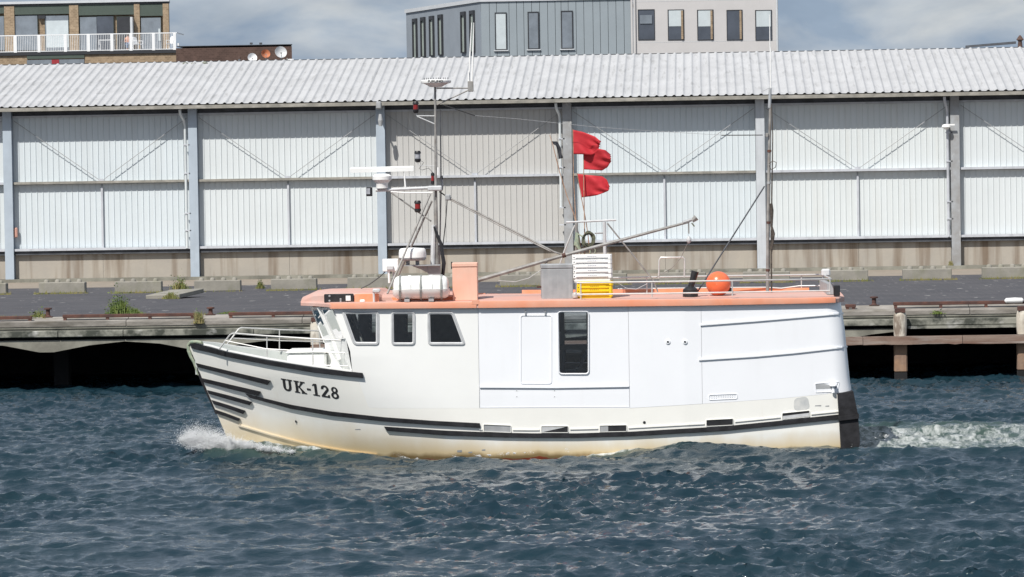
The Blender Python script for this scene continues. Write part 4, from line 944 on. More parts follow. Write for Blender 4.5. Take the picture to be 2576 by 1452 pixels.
# roof slab
zlt = curve([(700, 764.5), (815, 763.5), (1185, 761), (1205, 758.5), (1760, 754), (2060, 750), (2121, 747.5)])
xtip = BP(763, 762, 0).x; xS = S_t.x - .05; xP = P_t.x - .07
def rw(x):
    if x < xP: return .66 + (1.24 - .66) * (x - xtip) / (xP - xtip)
    if x < xS: return 1.24 + (hb(xS, 2.7) + .07 - 1.24) * (x - xP) / (xS - xP)
    return hb(x, 2.7) + .07
xend = xe_(2.75) + .06
xst = list(np.linspace(xtip, xS, 7)) + list(np.linspace(xS + .1, X1205 - .02, 24)) + list(np.linspace(X1205, xend - .3, 60)) + [xend - .2, xend - .12, xend - .05, xend]
def camber(x, y): w = rw(x); return .055 * (1 - (y / w) ** 2)
secs = []
for x in xst:
    w = rw(x)
    if x > xend - .3: w -= .22 * (1 - math.sqrt(max(0, 1 - ((x - xend + .3) / .3) ** 2)))
    z1, z0 = zlt(x), zroofb(x) - .005
    if x <= xS + .001: z0 = max(z0, z1 - .075)
    e = .03
    ys = [-w, -w, -w + e, -w * .6, -w * .3, 0, w * .3, w * .6, w - e, w, w]
    zz = [z0, z1 - .02] + [z1 + .055 * (1 - (y / w) ** 2) for y in ys[2:-2]] + [z1 - .02, z0]
    secs.append([(x, y, z) for y, z in zip(ys, zz)])
b = MB(); b.loft(secs, closed=True); roof = b.build('roof', 'pink', boat)
# coloured lip along the near and far edges
for sgn in (-1, 1):
    for xa, xb_ in ((xS - .02, X1205 - .03), (X1205 + .005, xend - .2)):
        xx_ = np.linspace(xa, xb_, 60); ss = []
        for x in xx_:
            w = rw(x) + .012; z1, z0 = zlt(x) + .012, zroofb(x) - .008
            ss.append([(x, sgn * (w - .02), z0), (x, sgn * w, z0 + .004), (x, sgn * (w + .006), (z0 + z1) / 2), (x, sgn * w, z1 - .01), (x, sgn * (w - .03), z1), (x, sgn * (w - .05), z1 - .004)])
        b = MB(); b.loft(ss); b.build('roof_lip', 'lip', roof, smooth=True)
    MB().box(X1205 - .12, X1205 + .02, sgn * (rw(X1205) + .02), sgn * (rw(X1205) - .1), zlt(X1205) - .05, zlt(X1205) + .03).build('lip_joint', 'lip', roof)
# far upstand
xx_ = np.linspace(BP(1313, 745, 1.9).x, xend - .5, 50); ss = []
for x in xx_:
    w = rw(x) - .12; z1 = zlt(x); ss.append([(x, w, z1), (x, w, z1 + .085), (x, w + .06, z1 + .085), (x, w + .06, z1)])
b = MB(); b.loft(ss); b.build('far_upstand', 'orange', roof)
# raised coach roof over the wheelhouse
xA = BP(797, 727, 0).x; xB = BP(955, 727, -.5).x; xC = BP(1010, 740, -1.3).x; xD = BP(1186, 745, -1.3).x
zc = BP(880, 737.5, -1.5).z; zc2 = BP(1060, 745, -1.5).z
def cab_sec(x, w, z, e=.05): return [(x, -w, zlt(x) + .0), (x, -w + .02, z - e), (x, -w + .02 + e, z), (x, -w * .4, z + .03), (x, w * .4, z + .03), (x, w - .02 - e, z), (x, w - .02, z - e), (x, w, zlt(x))]
b = MB(); b.loft([cab_sec(xtip + .015, .66, zlt(xtip) + .05, .02), cab_sec(xA, 1.0, zc - .02), cab_sec(xA + .25, 1.36, zc), cab_sec(xA + .6, 1.6, zc), cab_sec(xB, 1.66, zc), cab_sec(xB + .1, 1.5, zc2 + .03), cab_sec(xC, 1.36, zc2 + .02), cab_sec(xD, 1.36, zc2)]); cr_ = b.build('coach_roof', 'pink', boat)
# orange side of the coach roof, name board and small lights
def roofpt(u, v, y): return BP(u, v, y)
def plate(u0, v0, u1, v1, y, th, mat, name, parent, bev=.02):
    a, c = BP(u0, v1, y), BP(u1, v0, y); b = MB(); b.bbox(a.x, c.x, y - th, y, a.z, c.z, bev); return b.build(name, mat, parent)
plate(892, 739, 953, 760, -1.655, .012, 'orange', 'coach_side', cr_, .004)
plate(958, 746, 1138, 759, -1.40, .012, 'orange', 'coach_side', cr_, .004)
plate(816, 738.5, 890, 762, -1.60, .07, 'black', 'light_board', cr_, .015)
plate(870, 744, 882, 757, -1.67, .01, 'whitep', 'lamp_lens', cr_, .004)
for u, v in ((829, 745), (829, 757), (857, 753), (857, 758)): 
    p = BP(u, v, -1.672); b = MB(); b.lathe([(.022, 0), (.016, .012)], 10, p, Matrix.Rotation(R(90), 4, 'X')); b.build('board_fitting', 'greyp', cr_)
plate(905.5, 753.5, 918.5, 761, -1.70, .06, 'cabw', 'side_light', cr_, .015)
b = MB(); p = BP(941, 762, -1.75); q = BP(940, 733, -1.75); b.tube([p, q], .022, 8); b.bbox(q.x - .02, q.x + .13, q.y - .05, q.y + .1, q.z - .03, q.z + .05, .02); b.build('deck_speaker', 'gasket', boat, smooth=True)
# grey gangplank on the roof
b = MB(); pa, pb = BP(1203, 752, -.4), BP(1318, 758, -.4)
b.loft([[(pa.x, -.55, pa.z - .02), (pa.x, -.2, pa.z - .02), (pa.x, -.2, pa.z + .05), (pa.x, -.55, pa.z + .05)], [(pb.x - .25, -.55, pb.z), (pb.x - .25, -.2, pb.z), (pb.x - .25, -.2, pb.z + .05), (pb.x - .25, -.55, pb.z + .05)], [(pb.x, -.52, pb.z - .04), (pb.x, -.22, pb.z - .04), (pb.x, -.22, pb.z), (pb.x, -.52, pb.z)]]); b.build('gangplank', 'greyp', boat)

def T(name, pts, y, r, mat, parent=boat, n=8):
    """tube through image points; y fixed or per point; r in image units"""
    P = []
    for k, p in enumerate(pts):
        yy = p[2] if len(p) > 2 else y; P.append(BP(p[0], p[1], yy))
    b = MB(); b.tube(P, r * PXB if not isinstance(r, list) else [q * PXB for q in r], n); return b.build(name, mat, parent, smooth=True)
# bow rail
nr = boat
def railset(sgn):
    f_ = -1.0
    rail = bpy.data.objects.new('bow_rail', None); col.objects.link(rail); rail.parent = boat
    return rail
def bz(x): return zsheer(x) + .02
br = railset(0)
T('top_rail', [(551, 879, -.95), (578, 843, -1.0), (584, 839.5, -1.02), (592, 839, -1.05), (669, 845, -1.3), (786, 852.5, -1.55), (872, 857, -1.72)], 0, 2.1, 'steel', br)
T('mid_rail', [(566, 857, -.98), (669, 878, -1.3), (787.5, 884.5, -1.55), (883, 888.5, -1.75)], 0, 1.6, 'steel', br)
T('low_rail', [(789, 918.5, -1.55), (885, 921, -1.75)], 0, 1.3, 'steel', br)
for a in ([(671.5, 845.5, -1.3), (671.5, 903, -1.3)], [(786.5, 852.5, -1.55), (787.5, 922, -1.55)], [(872, 857, -1.72), (883, 888, -1.75), (886, 932, -1.76)]): T('rail_post', a, 0, 1.5, 'steel', br)
T('top_rail', [(571, 867, .95), (600, 828, 1.0), (607, 824.5, 1.02), (616, 825, 1.05), (703, 829.5, 1.3), (803, 832.5, 1.55), (845, 834, 1.65)], 0, 2.0, 'steel', br)
T('mid_rail', [(586, 851, .98), (703, 857, 1.3), (817, 860, 1.55), (850, 861, 1.65)], 0, 1.5, 'steel', br)
for a in ([(703, 829.5, 1.3), (703, 884, 1.3)], [(803, 832.5, 1.55), (806, 900, 1.55)]): T('rail_post', a, 0, 1.5, 'steel', br)
# aft roof rails
ar = bpy.data.objects.new('roof_rail', None); col.objects.link(ar); ar.parent = boat
T('top_rail', [(1451, 711.5, -1.86), (1760, 707.5, -1.86), (2078, 702.5, -1.82), (2090, 702, -1.74), (2086, 699, -1.0), (2070, 691.5, 1.72), (2062, 691, 1.82), (1800, 694.5, 1.86), (1542, 699, 1.86)], 0, 2.2, 'steel', ar)
T('low_rail', [(1458, 741, -1.86), (1760, 737, -1.86), (2088, 731.5, -1.8)], 0, 2.0, 'steel', ar)
T('low_rail', [(1554, 727, 1.86), (1800, 724, 1.86), (1925, 723, 1.86), (1965, 725.5, 1.86), (2010, 719.5, 1.86), (2068, 718.5, 1.8)], 0, 1.7, 'steel', ar)
for u, v0, v1, y in ((1640, 708.5, 748, -1.86), (1627, 699, 738, 1.86), (1842, 706, 745, -1.86), (2088, 702, 741, -1.8), (2016, 692, 735, 1.86), (2070, 691, 733, 1.75), (1461, 712, 752, -1.86)): T('rail_post', [(u, v0, y), (u + .4, v1, y)], 0, 1.7, 'steel', ar)
b = MB(); pa, pb = BP(2072, 706, .2), BP(2088, 735, .2); b.box(pa.x - .02, pb.x - .02, -1.2, 1.3, pb.z, pa.z - .02); b.build('stern_board', 'greyp', ar)
T('rail_hoop', [(1657, 700, 1.2), (1658.5, 654, 1.2), (1662, 648, 1.2), (1718, 647.5, 1.2), (1722, 652, 1.2), (1721.5, 698, 1.2)], 0, 2.2, 'steel', ar)
p = BP(2081, 684, .9); b = MB(); b.bbox(p.x - .12, p.x + .06, p.y - .1, p.y + .1, p.z - .09, p.z + .06, .03); b.tube([(p.x - .1, p.y, p.z - .05), (p.x - .02, p.y, p.z - .3)], .02, 6); b.build('stern_lamp', 'gasket', boat)
plate(2096.5, 717, 2112, 745, -1.55, .12, 'black', 'stern_bitt', boat, .015)
# exhaust
p = BP(1737, 751, -1.3); b = MB(); b.lathe([(.15, 0), (.15, .17), (.12, .2), (.06, .24)], 16, p); q = p + Vector((.0, 0, .2)); b.tube([q, q + Vector((.04, 0, .12)), q + Vector((.10, 0, .33))], [.055, .06, .075], 12); b.build('exhaust_stack', 'black', boat, smooth=True)
# ---------------------------------------------------------------- mast
mast = T('mast', [(1098.5, 735), (1097, 600), (1096.3, 480), (1095.5, 350), (1094.6, 219)], 0, [7, 6, 3.6, 3.0, 2.8], 'galv')
T('mast_section', [(1087.5, 735, -.05), (1089, 640, -.05), (1091, 566, -.05)], 0, 6, 'gasket', mast)
T('second_pole', [(1108, 276), (1109.5, 470), (1106, 640), (1108, 735)], .15, 1.9, 'galv', mast)
T('cable_bundle', [(1092, 570, -.1), (1099, 590, -.1), (1109, 613, -.1), (1113, 640, -.12), (1116.5, 662, -.12), (1114, 690, -.12), (1110, 735, -.12)], 0, [2.5, 4, 4.5, 4.5, 5.5, 4.5, 3], 'black', mast)
T('radar_arm', [(945, 479), (1093, 472)], 0, 4.2, 'gasket', mast)
T('radar_arm', [(983, 482.5), (1020, 485.5), (1088, 484.5)], -.12, 1.7, 'whitep', mast)
T('arm_stay', [(983, 484), (1085, 557)], 0, 2.0, 'galv', mast)
for a in ([(1082, 489, -.1), (974.5, 739, -1.1)], [(1086.5, 506, .1), (1007, 682, .8), (990, 726, 1.1)]): T('mast_leg', a, 0, 2.6, 'galv', mast)
pl = BP(1097, 475, 0); MB().bbox(pl.x - .16, pl.x + .12, -.14, .14, pl.z - .04, pl.z + .06, .02).build('mast_platform', 'gasket', mast)
# open array radar
rd = bpy.data.objects.new('radar_scanner', None); col.objects.link(rd); rd.parent = boat
pc = BP(961, 455, 0); k_ = PXB
b = MB(); b.lathe([(.12, -.15), (.125, -.05), (.13, -.04), (.19, .02), (.195, .09), (.15, .13), (.09, .14)], 12, pc); b.build('radar_pedestal', 'whitep', rd, smooth=True)
pa, pb = BP(881, 428.5, -.06), BP(1041, 424, .06); d = (pb - pa); ss = []
for t in (0, .01, .99, 1):
    q = pa + d * t; h_ = .052 if 0 < t < 1 else .04; ss.append([q + Vector((0, -.05, -h_)), q + Vector((0, -.05, h_ * .6)), q + Vector((0, -.03, h_)), q + Vector((0, .05, h_)), q + Vector((0, .05, -h_))])
b = MB(); b.loft(ss); b.build('radar_antenna', 'cabw', rd)
# radome on bracket
rm = bpy.data.objects.new('radome', None); col.objects.link(rm); rm.parent = boat
p = BP(1038, 658, -.25); R_ = 35.5 * PXB
b = MB(); b.lathe([(R_ * .86, .02), (R_ * .98, .05), (R_, .075), (R_, .078)], 28, p); b.build('radome_base', 'greyp', rm, smooth=True)
b = MB(); b.lathe([(R_, .08), (R_ * .99, .17), (R_ * .95, .235), (R_ * .85, .262), (R_ * .3, .275), (.01, .276)], 28, p); b.build('radome_cover', 'whitep', rm, smooth=True)
b = MB(); b.box(p.x - .13, p.x - .06, -.32, -.18, p.z - .08, p.z + .03); b.box(p.x + .06, p.x + .13, -.32, -.18, p.z - .08, p.z + .03); b.build('radome_foot', 'greyp', rm)
a = BP(1017, 667, -.25); MB().box(a.x, a.x + .72, -.42, -.1, a.z - .02, a.z).build('radome_shelf', 'greyp', rm)
b = MB(); c1 = BP(1080, 668, -.25); b.add([(a.x + .15, -.26, a.z - .02), (c1.x, -.26, a.z - .02), (c1.x, -.26, a.z - .18), (a.x + .35, -.26, a.z - .1)], [(0, 1, 2, 3)]); b.build('shelf_gusset', 'greyp', rm)
a = BP(1078, 700, -.22); c1 = BP(1108, 668, -.22); MB().box(a.x, c1.x, -.3, -.1, a.z - .2, c1.z).build('shelf_box', 'greyp', rm)
# satellite dome at mast head
hd = bpy.data.objects.new('masthead_dome', None); col.objects.link(hd); hd.parent = boat
p = BP(1097, 219, 0); r_ = 39 * PXB
b = MB(); b.lathe([(.12, 0), (.165, .03), (r_ * .82, .07), (r_ * .97, .075), (r_, .095), (r_, .125), (r_ * .95, .14), (r_ * .5, .15), (.01, .152)], 28, p); b.build('dome', 'whitep', hd, smooth=True)
for q in range(11):
    x = -.24 + .048 * q + random.uniform(-.012, .012); b = MB(); b.tube([(p.x + x, random.uniform(-.08, .08), p.z + .14), (p.x + x + random.uniform(-.005, .005), 0, p.z + .185)], .006, 4); b.build('bird_spike', 'black', hd)
fc = bpy.data.curves.new('dome_lettering', 'FONT'); fc.body = 'FURUNO'; fc.size = .062; fc.align_x = 'CENTER'; fc.extrude = .001; fc.offset = .002
fo = bpy.data.objects.new('dome_lettering', fc); col.objects.link(fo); bpy.context.view_layer.update()
dg = bpy.context.evaluated_depsgraph_get(); me = bpy.data.meshes.new_from_object(fo.evaluated_get(dg)); bpy.data.objects.remove(fo)
for v in me.vertices:
    x = v.co.x * 1.25; a_ = x / r_; v.co = Vector((p.x + r_ * 1.006 * math.sin(a_), p.y - r_ * 1.006 * math.cos(a_), p.z + .088 + v.co.y))
me.materials.clear(); me.materials.append(mt['letters']); fo = bpy.data.objects.new('dome_lettering', me); col.objects.link(fo); fo.parent = hd
# antenna arm
aa = bpy.data.objects.new('antenna_arm', None); col.objects.link(aa); aa.parent = boat
T('arm_tube', [(1098, 222), (1181, 222)], 0, 1.9, 'galv', aa); T('arm_brace', [(1099, 264), (1181, 226)], 0, 1.7, 'galv', aa)
plate(1177, 204, 1191, 231, .03, .08, 'galv', 'antenna_bracket', aa, .01)
T('short_antenna', [(1179, 207), (1178.8, 195), (1178.5, 178)], 0, [2.3, 2.2, 1.5], 'whitep', aa)
T('whip_antenna', [(1180, 206, .05), (1182, 144, .05), (1186.5, 57, .05)], 0, [2.2, 2.0, .9], 'whitep', aa)
T('whip_antenna', [(1187.5, 206, -.03), (1189.5, 145, -.03), (1192, 57, -.03)], 0, [2.4, 2.1, .9], 'whitep', aa)
T('aerial_cable', [(1111, 263), (1150, 276), (1195, 291)], 0, 1.3, 'black', aa)
T('aerial_wire', [(1195, 291), (1300, 299), (1500, 320), (1660, 331), (1815, 340)], 0, .45, 'greyp', aa)
T('aerial_cable', [(1815, 340.5), (1919, 340)], 0, 1.2, 'black', aa)
# lamps on the mast
def lamp(u, v0, v1, w, mat, y=0):
    o = bpy.data.objects.new('navigation_lamp', None); col.objects.link(o); o.parent = boat
    a = BP(u, v1, y); h_ = (v1 - v0) * PXB; r = w * PXB / 2
    b = MB(); b.lathe([(r * .6, -.03), (r, 0), (r, h_ * .22)], 12, a); b.build('lamp_base', 'black', o, smooth=True)
    b = MB(); b.lathe([(r * .86, h_ * .22), (r * .86, h_ * .72)], 12, a); b.build('lens', mat, o, smooth=True)
    b = MB(); b.lathe([(r * 1.05, h_ * .72), (r * 1.05, h_ * .85), (r * .8, h_)], 12, a); b.build('lamp_cap', 'black', o, smooth=True)
    return o
l1 = lamp(1046, 255, 281, 15, 'lampred'); T('lamp_arm', [(1046, 282), (1048, 291.5), (1093, 292)], 0, 1.5, 'gasket', l1); T('lamp_arm', [(1049, 293), (1093, 312)], 0, 1.5, 'gasket', l1)
l2 = lamp(1051, 379, 405, 16, 'lampclear'); T('lamp_arm', [(1051, 405), (1052, 416), (1093, 418.5)], 0, 1.0, 'gasket', l2); T('lamp_wire', [(1060, 405), (1066, 409), (1054, 425), (1062, 428), (1078, 423), (1092, 438)], 0, .6, 'black', l2)
l3 = lamp(1051, 504, 531, 17, 'lampred', -.08)
l4 = lamp(1088.5, 434, 461, 9, 'lampred', .05)
l5 = lamp(1111, 441, 476, 8, 'lampclear', .2)
T('position_antenna', [(1102.5, 441), (1102.5, 421)], -.05, 2.4, 'whitep', mast); T('position_antenna', [(1020, 472), (1018.5, 455), (1017, 436)], 0, [2.6, 2.2, 1.6], 'whitep', mast)
plate(922, 471, 937, 494, -.02, .12, 'black', 'flood_lamp', mast, .01); plate(920.5, 474, 931, 489, -.15, .01, 'lampclear', 'flood_lens', mast, .003)
# white deck panel near the mast foot
a, c = BP(963, 683, -.5), BP(1002, 651, -.5); b = MB(); b.bbox(a.x, c.x, -.55, -.45, a.z, c.z, .01); b.build('junction_board', 'whitep', boat)
T('panel_post', [(978, 680, -.52), (979.5, 712, -.52)], 0, 3.2, 'whitep'); T('panel_post', [(990, 673, -.48), (991, 726, -.48)], 0, 2.5, 'gasket')
plate(973, 669, 990, 679, -.55, .05, 'gasket', 'panel_fitting', boat, .008)
T('mooring_wire', [(969, 684, -.5), (955, 697, -.5), (930, 715, -.5), (908, 726, -.5)], 0, 1.4, 'black')
# boom, topping lift and its gear
bm = T('boom', [(1196, 707, -.8), (1420, 642, -.8), (1734, 558, -.8)], 0, [5.2, 4.6, 3.2], 'galv')
T('boom_band', [(1414, 644, -.8), (1423, 641.3, -.8)], 0, 5.8, 'steelrust', bm)
T('boom_sheave', [(1741, 556, -.8), (1752, 547, -.8)], 0, [5, 8], 'galv', bm); T('boom_tip', [(1718, 560, -.8), (1742, 552, -.8)], 0, 4.2, 'greyp', bm)
T('boom_clamp', [(1374, 657, -.8), (1374, 651, -.8)], 0, 4.5, 'greyp', bm)
T('topping_lift', [(1128, 496, -.1), (1394, 634, -.8), (1410, 639, -.8)], 0, 2.4, 'galv'); T('topping_lift', [(1127, 500, -.1), (1262, 571, -.45), (1385, 633, -.8)], 0, 1.3, 'galv')
p = BP(1126, 497, -.1); MB().bbox(p.x - .05, p.x + .06, -.18, -.04, p.z - .06, p.z + .06, .02).build('lift_block', 'greyp', boat)
T('lift_bridle', [(1105, 482), (1126, 496)], -.05, 1.6, 'black')
T('hauling_rope', [(1125, 501, -.1), (1121, 560, -.1), (1114.5, 616, -.1), (1113, 640, -.1)], 0, 1.3, 'black')
T('cargo_rope', [(1732.5, 562, -.8), (1733, 588, -.8)], 0, 1.5, 'galv', bm)
p = BP(1733, 605, -.8); b = MB(); b.lathe([(.01, -.06), (.045, -.02), (.05, .03), (.02, .08)], 10, p); b.build('cargo_block', 'gasket', bm, smooth=True)
T('cargo_fall', [(1731, 610, -.8), (1712, 650, -.6), (1690, 675, -.3), (1648, 700, 0)], 0, .7, 'galv', bm); T('tail_rope', [(1740, 561, -.8), (1747, 570, -.8)], 0, 1.6, 'dkrope', bm)
T('lashing_rope', [(1375, 662, -.8), (1360, 680, -.85), (1330, 700, -.9), (1296, 709, -.9), (1254, 706, -.9)], 0, .7, 'gasket'); T('lashing_rope', [(1378, 659, -.8), (1366, 668, -.8)], 0, 1.1, 'dkrope')
T('slack_rope', [(1555, 712, 1.7), (1575, 725, 1.7), (1600, 728, 1.7), (1628, 714, 1.7)], 0, .6, 'gasket')
# gallows frame
gf = bpy.data.objects.new('gallows_frame', None); col.objects.link(gf); gf.parent = boat
T('cross_bar', [(1424, 559.5, .2), (1480, 557, .2), (1550, 553.5, .2)], 0, 2.6, 'gasket', gf)
T('frame_post', [(1450, 560, .2), (1452, 735, .2)], 0, 4.2, 'galv', gf); T('frame_post', [(1520.5, 558, .2), (1523, 735, .2)], 0, 4.4, 'gasket', gf)
T('frame_brace', [(1446, 567, .2), (1420, 631, .2), (1400, 690, .2), (1390, 735, .2)], 0, 2.2, 'steel', gf); T('frame_brace', [(1528, 562, .2), (1643, 705, .2), (1655, 735, .2)], 0, 2.0, 'galv', gf)
T('frame_strap', [(1496, 587, .2), (1520, 586, .2)], 0, 2.0, 'greyp', gf)
# aft mast
am = T('aft_mast', [(1931, 750), (1931.5, 600), (1934.5, 420), (1938, 270)], 0, [4.6, 4.3, 4.2, 3.6], 'galv')
T('aft_mast_head', [(1936, 272), (1937.5, 222)], 0, [4.4, 3.6], 'colrust', am)
T('tall_whip_antenna', [(1938.5, 222), (1938, 124), (1937, 118), (1936, 37)], .05, [1.8, 1.8, 1.2, .9], 'whitep', am)
T('mast_rigging', [(1941, 745, -.06), (1940, 620, -.06), (1942, 470, -.06), (1944, 340, -.06), (1941, 262, -.06)], 0, [2.4, 1.9, 1.7, 1.4, 1.2], 'tarrope', am)
T('mast_bundle', [(1939, 512, -.05), (1941.5, 530, -.05), (1941, 570, -.05), (1946, 588, -.05), (1940, 640, -.05)], 0, [4.5, 4.8, 3, 4, 2], 'tarrope', am)
T('rope_loop', [(1934, 412, -.1), (1944, 405, -.1), (1953, 409, -.1), (1951, 421, -.1), (1940, 427, -.1), (1935, 416, -.1)], 0, 1.0, 'tarrope', am)
T('mast_spreader', [(1915, 231), (1938, 220)], 0, .7, 'greyp', am)
plate(1926, 335, 1933, 345, -.02, .05, 'galv', 'wire_clamp', am, .008)
for v in (460, 380, 560, 680): T('mast_band', [(1931 + (745 - v) * .012, v + 3, 0), (1931 + (745 - v) * .012, v - 3, 0)], 0, 5.4, 'steelrust' if v != 460 else 'greyp', am)
T('aft_stay', [(1923, 469, -.05), (1765, 718, -1.0), (1750, 742, -1.1)], 0, 1.9, 'dark', am)

# ---------------------------------------------------------------- lettering UK-128
def arc(cx_, cy_, rx, ry, a0, a1, t, n=10):
    o_ = []; 
    for k in range(n + 1):
        a = R(a0 + (a1 - a0) * k / n); o_.append((cx_ + rx * math.cos(a), cy_ + ry * math.sin(a)))
    i_ = []
    for k in range(n + 1):
        a = R(a1 + (a0 - a1) * k / n); i_.append((cx_ + (rx - t) * math.cos(a), cy_ + (ry - t * .8) * math.sin(a)))
    return o_, i_
def rect(x0, x1, y0, y1): return [[(x0, y0), (x1, y0), (x1, y1), (x0, y1)]]
def arcquads(*a):
    o_, i_ = arc(*a); i_ = i_[::-1]; return [[o_[k], o_[k + 1], i_[k + 1], i_[k]] for k in range(len(o_) - 1)]
G = {}
G['U'] = (110, rect(16, 42, .32, .92) + rect(72, 96, .32, .92) + rect(2, 56, .9, 1) + rect(60, 110, .9, 1) + [[(x * 1.0, y) for x, y in q] for q in []])
def U_arc():
    out = []
    for k in range(10):
        a, c = math.pi + math.pi * k / 10, math.pi + math.pi * (k + 1) / 10
        out.append([(56 + 40 * math.cos(a), .34 + .34 * math.sin(a)), (56 + 40 * math.cos(c), .34 + .34 * math.sin(c)), (56 + 15 * math.cos(c), .34 + .18 * math.sin(c)), (56 + 15 * math.cos(a), .34 + .18 * math.sin(a))])
    return out
G['U'] = (110, G['U'][1] + U_arc())
G['K'] = (118, rect(14, 40, .08, .92) + rect(2, 54, .9, 1) + rect(2, 54, 0, .1) + [[(40, .40), (56, .50), (100, .93), (70, .93)], [(40, .56), (48, .62), (112, .08), (78, .08)]] + rect(62, 112, .9, 1) + rect(68, 122, 0, .1))
G['-'] = (42, rect(0, 40, .36, .52))
G['1'] = (66, rect(20, 46, .08, 1) + rect(2, 66, 0, .1) + [[(2, .78), (20, .84), (20, 1), (2, .88)]])
def ell(cx_, cy_, rx, ry, tx, ty, a0, a1, n=14):
    out = []
    for k in range(n):
        a, c = R(a0 + (a1 - a0) * k / n), R(a0 + (a1 - a0) * (k + 1) / n)
        out.append([(cx_ + rx * math.cos(a), cy_ + ry * math.sin(a)), (cx_ + rx * math.cos(c), cy_ + ry * math.sin(c)), (cx_ + (rx - tx) * math.cos(c), cy_ + (ry - ty) * math.sin(c)), (cx_ + (rx - tx) * math.cos(a), cy_ + (ry - ty) * math.sin(a))])
    return out
G['2'] = (86, ell(42, .70, 38, .30, 24, .14, 190, -30) + [[(50, .62), (76, .58), (34, .12), (4, .12)]] + rect(4, 84, 0, .13) + rect(66, 84, .1, .24))
G['8'] = (84, ell(42, .74, 34, .26, 22, .12, 0, 360, 18) + ell(42, .28, 40, .28, 24, .13, 0, 360, 18))
X = 1022.0
for ch, gap in (('U', 12), ('K', 8), ('-', 14), ('1', 14), ('2', 10), ('8', 0)):
    w, quads = G[ch]; b = MB(); sc_ = {'U': 1.0, 'K': .98, '-': .95, '1': 1.0, '2': 1.0, '8': .95}[ch]
    for q in quads:
        def mpf(gx, gy, of):
            xx2 = X + gx * sc_; yb = 688 + .163 * (xx2 - 1080); u = 442 + .2608 * (xx2 - (gy - .3) * 16); v = 805 + .2608 * (yb - gy * 116); return HP(u, v, of)
        b.add([mpf(x, y, .006) for x, y in q], [(0, 1, 2, 3)])
    b.build('hull_letter', 'letters', boat, fix=False); X += w * sc_ + gap

# ================================================================== GEAR ON THE ROOF
def on_roof(u, y, lift=0):
    """world position on the roof top for image column u at local y"""
    x = BP(u, 752, y).x; z = zlt(x) + camber(x, y) + lift
    return x, y, z
def rthing(name, lab, cat, u, y, lift=0, group=None, rz=0):
    q = on_roof(u, y, lift); return thing(name, lab, cat, to_world(q), BETA + rz, group)
# life raft
zr_ = BP(1060, 758, -1.7).z; xr = BP(1060, 750, -1.7).x
lr = thing('life_raft', 'white life raft canister strapped down on the orange wheelhouse roof', 'life raft', to_world((xr, -1.7, zr_)), BETA)
Lr, Hr = 143 * PXB, 67 * PXB
def raft_half(z0, z1, sgn):
    b = MB(); secs = []
    for t in (-1, -.985, -.93, -.84, -.5, 0, .5, .84, .93, .985, 1):
        s_ = ({1: .62, .985: .76, .93: .90, .84: .985, .5: 1, 0: 1} if sgn > 0 else {1: .42, .985: .60, .93: .82, .84: .97, .5: 1, 0: 1})[abs(t)]
        if sgn > 0: ex = [(-.24, 0), (-.24, .10), (-.21, .2), (-.14, .255), (0, .275), (.14, .255), (.21, .2), (.24, .10), (.24, 0)]
        else: ex = [(-.26, .02), (-.25, -.02), (-.2, -.12), (-.1, -.17), (0, -.18), (.1, -.17), (.2, -.12), (.25, -.02), (.26, .02)]
        L_ = Lr / 2 * (.955 if sgn > 0 else 1) * (1 if sgn > 0 else 1)
        xx2 = t * L_ * (1 if sgn > 0 else (1 - .0))
        secs.append([(xx2 * (1 if sgn > 0 else 1), y * (s_ if abs(t) > .8 else 1), .225 + z * s_) for y, z in ex])
    b.loft(secs, closed=True); return b
raft_half(0, 0, 1).build('upper_shell', 'raft', lr, smooth=True); raft_half(0, 0, -1).build('lower_shell', 'raft', lr, smooth=True)
for x in (-.405, .0, .40):
    ring = [(-.265, .22), (-.25, .33), (-.215, .43), (-.14, .485), (0, .508), (.14, .485), (.215, .43), (.25, .33), (.27, .22), (.21, .09), (.1, .035), (0, .03), (-.1, .035), (-.21, .09)]
    b = MB(); secs = [[(x + s, y * k, .225 + (z - .225) * k) for y, z in ring] for s, k in ((-.018, 1.0), (-.018, 1.03), (.018, 1.03), (.018, 1.0))]; secs.append(secs[0]); b.loft(secs, closed=True, cap=False); b.build('strap', 'strap', lr)
for x in (-.22, .2):
    ring = [(-.25, .24), (-.245, .33), (-.212, .43), (-.14, .483), (0, .503), (.14, .483)]
    b = MB(); secs = [[(x + s, y * k, .225 + (z - .225) * k) for y, z in ring] for s, k in ((-.03, 1.0), (-.03, 1.025), (.03, 1.025), (.03, 1.0))]; b.loft(secs, closed=False, cap=False); b.build('shell_rib', 'raft', lr)
b = MB()
for x in (-.27, .2): b.box(x - .05, x + .05, -.25, .25, .0, .055)
b.build('cradle', 'greyp', lr)
# orange locker
a, c = BP(1139, 757, -1.62), BP(1200, 661, -1.62); w = c.x - a.x; h_ = c.z - a.z
lk = thing('locker', 'tall faded orange steel locker beside the life raft', 'locker', to_world((a.x + w / 2, -1.4, a.z)), BETA)
b = MB(); b.bbox(-w / 2, w / 2, -.22, .26, 0, h_ - .08, .008); b.build('locker_body', 'locker', lk)
b = MB(); b.bbox(-w / 2 - .006, w / 2 + .006, -.235, .275, h_ - .078, h_, .01); b.build('locker_lid', 'locker', lk)
b = MB(); b.box(-w / 2 - .03, -w / 2 - .007, -.05, .05, h_ - .12, h_ + .02); b.build('lid_hinge', 'black', lk)
b = MB(); b.lathe([(.01, 0), (.01, .006)], 8, (-w / 2 + .05, -.221, .06), Matrix.Rotation(R(90), 4, 'X')); b.build('drain', 'black', lk)
